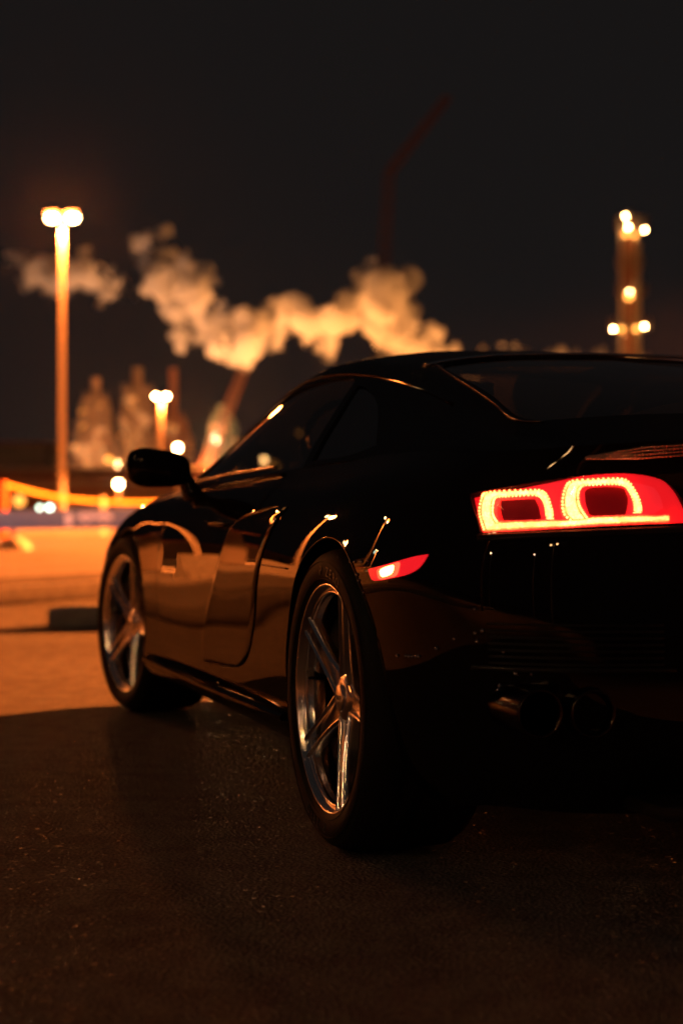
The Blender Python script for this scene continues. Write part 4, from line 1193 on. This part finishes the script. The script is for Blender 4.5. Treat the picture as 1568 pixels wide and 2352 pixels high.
# ================================================================== SMOKE
def smoke(name,puffs,Y,dens,label,seed,sc=.16,thr=(.41,.56),wob=.33):
    b=BM(); rnd=random.Random(seed); k=Y/3850
    for (x,y,r) in puffs:
        c=at(x,y,Y); c.y+=rnd.uniform(-.8,.8)*r*k
        bmesh.ops.create_icosphere(b,subdivisions=3,radius=r*k*.93,matrix=Matrix.Translation(c)@Matrix.Diagonal((1,1.35,1,1)))
        for q in range(12):
            d=Vector((rnd.gauss(0,1),rnd.gauss(0,1)-.3,rnd.gauss(0,1))).normalized()*r*k*rnd.uniform(.6,1.12)
            bmesh.ops.create_icosphere(b,subdivisions=2,radius=r*k*rnd.uniform(.12,.36),matrix=Matrix.Translation(c+d)@Matrix.Rotation(rnd.uniform(0,3),4,'Y')@Matrix.Diagonal((rnd.uniform(1.0,2.6),1.2,rnd.uniform(.5,1),1)))
    o=mesh(name,b,None)
    rm=o.modifiers.new('r','REMESH'); rm.mode='VOXEL'; rm.voxel_size=.33
    me=bpy.data.meshes.new_from_object(o.evaluated_get(bpy.context.evaluated_depsgraph_get())); o.modifiers.clear(); o.data=me
    me.calc_loop_triangles()
    for v,nv in zip(me.vertices,[n.vector.copy() for n in me.vertex_normals]):
        n=noise.fractal(v.co*sc+Vector((seed,0,0)),1,2.1,5); n2=noise.noise(v.co*.06+Vector((0,seed,0)))
        n3=noise.fractal(v.co*sc*3.1+Vector((0,0,seed)),1,2.2,3); v.co=v.co+nv*(n*wob*5.4+n2*1.2+n3*1.1)
    m=bpy.data.materials.new(name); m.use_nodes=True; nt=m.node_tree; nt.nodes.clear(); N=nt.nodes.new; L=nt.links.new
    pv=N('ShaderNodeVolumePrincipled'); out=N('ShaderNodeOutputMaterial'); L(pv.outputs[0],out.inputs['Volume'])
    pv.inputs['Color'].default_value=(.97,.95,.93,1); pv.inputs['Anisotropy'].default_value=.1
    tc=N('ShaderNodeTexCoord'); n1=N('ShaderNodeTexNoise'); n1.inputs['Scale'].default_value=sc*1.4; n1.inputs['Detail'].default_value=5; n1.inputs['Roughness'].default_value=.72
    mr=N('ShaderNodeMapRange'); mr.inputs[1].default_value=thr[0]; mr.inputs[2].default_value=thr[1]; mr.inputs[3].default_value=0; mr.inputs[4].default_value=dens
    L(tc.outputs['Object'],n1.inputs['Vector']); L(n1.outputs['Fac'],mr.inputs[0]); L(mr.outputs[0],pv.inputs['Density'])
    o.data.materials.clear(); o.data.materials.append(m)
    tag(o,label,'smoke',kind='stuff'); return o
MAIN=[(850,612,22),(845,640,34),(868,615,14),(910,665,46),(935,650,26),(870,690,52),(800,705,46),(930,725,36),(935,770,28),(880,735,40),(760,735,46),(905,775,22),(960,795,30),(995,775,26),(1010,800,24),(1045,806,16),
 (700,735,48),(662,695,24),(650,740,44),(600,745,42),(745,795,26),(755,822,10),(715,775,30),(560,735,38),(520,725,32),(478,735,34),(440,730,34),(408,718,20),(430,775,26),(415,800,12),(525,790,24),(575,790,36),(560,825,24),(535,822,18),(500,800,18),(465,770,20),
 (455,690,34),(440,668,38),(472,640,26),(430,615,30),(400,650,38),(370,640,34),(352,606,30),(328,572,26),(342,545,18),(372,545,13),(385,533,9),(345,660,18),(318,600,16),(312,565,12),(395,600,16),(490,650,10),(368,580,18),(640,790,14),
 (1110,800,16),(1162,796,18),(1185,793,17),(1210,802,14),(1290,812,14),(1330,812,15),(1370,816,14),(1250,830,22),(1150,830,24),(1060,840,26)]
THIN=[(215,660,26),(250,680,24),(140,610,28),(205,690,0),(270,655,24),(238,690,18),(255,625,16),(205,605,28),(185,640,30),(150,650,30),(110,640,32),(80,615,30),(45,592,22),(22,580,13),(30,610,14),(60,640,14),(70,640,22),(300,670,16),(225,705,14)]
THIN=[t for t in THIN if t[2]]
smoke('steam_plume',MAIN,262,SD1,'billowing orange lit steam plume drifting over the plant and the car roof',3)
smoke('steam_wisp',THIN,262,SD2,'thin fading steam wisps behind the tall lamp post',9,sc=.2,thr=(.44,.62))
# plant floodlights under the plume
for i,(px,z,Y,w,c,lab) in enumerate([(500,6,250,1.5,(1,.36,.10),'plume floodlight mast nearest the leaning crane'),(740,4,250,1.3,(1,.35,.085),'plume floodlight mast hidden behind the windscreen'),(930,4,250,1.4,(1,.35,.085),'plume floodlight mast hidden behind the roof'),(1230,4,250,.4,(1,.36,.09),'plume floodlight mast hidden behind the rear window'),(260,6,246,.5,(1,.55,.36),'plume floodlight mast between the left columns')]):
    o=empty('floodlight_mast',((px-784)/3850*Y,Y,0)); tag(o,lab,'floodlight mast','floodlight masts lighting the steam')
    b=BM(); tube(b,[(0,0,0),(0,0,3)],.12,8); box(b,(0,0,3.1),(1.2,.5,.3),bev=.05); mesh('mast',b,M['steel'],o,angle=40)
    l=bpy.data.lights.new('light','SPOT'); l.energy=WSM*w; l.color=c; l.spot_size=R(125); l.spot_blend=.8; l.shadow_soft_size=.4
    lo=link('light',l,o); lo.location=(0,0,3.6); 
    tgt=Vector((0,9,27)); lo.rotation_euler=tgt.to_track_quat('-Z','Y').to_euler()

# ================================================================== AIR + SKY
if HAZE>0:
    b=BM(); box(b,(0,170,44),(700,480,90)); hz=mesh('glow_haze',b,None); tag(hz,kind='stuff')  # thin volume added to imitate lens glow round the lamps
    m=bpy.data.materials.new('glow_haze'); m.use_nodes=True; nt=m.node_tree; nt.nodes.clear()
    pv=nt.nodes.new('ShaderNodeVolumePrincipled'); out=nt.nodes.new('ShaderNodeOutputMaterial'); nt.links.new(pv.outputs[0],out.inputs['Volume'])
    pv.inputs['Density'].default_value=HAZE; pv.inputs['Color'].default_value=(.9,.85,.8,1); pv.inputs['Anisotropy'].default_value=.94
    hz.data.materials.append(m)
w=bpy.data.worlds.new('World'); S.world=w; w.use_nodes=True
bg=w.node_tree.nodes['Background']; bg.inputs[0].default_value=(.0078,.0070,.0070,1); bg.inputs[1].default_value=1.0

S.view_settings.view_transform='Standard'; S.view_settings.look='None'; S.view_settings.exposure=0; S.view_settings.gamma=1
c=S.cycles
c.max_bounces=8; c.volume_bounces=1; c.transparent_max_bounces=12; c.sample_clamp_indirect=6; c.caustics_reflective=False; c.caustics_refractive=False
c.volume_step_rate=.35; c.volume_max_steps=128; c.use_denoising=True; c.denoising_prefilter='ACCURATE'
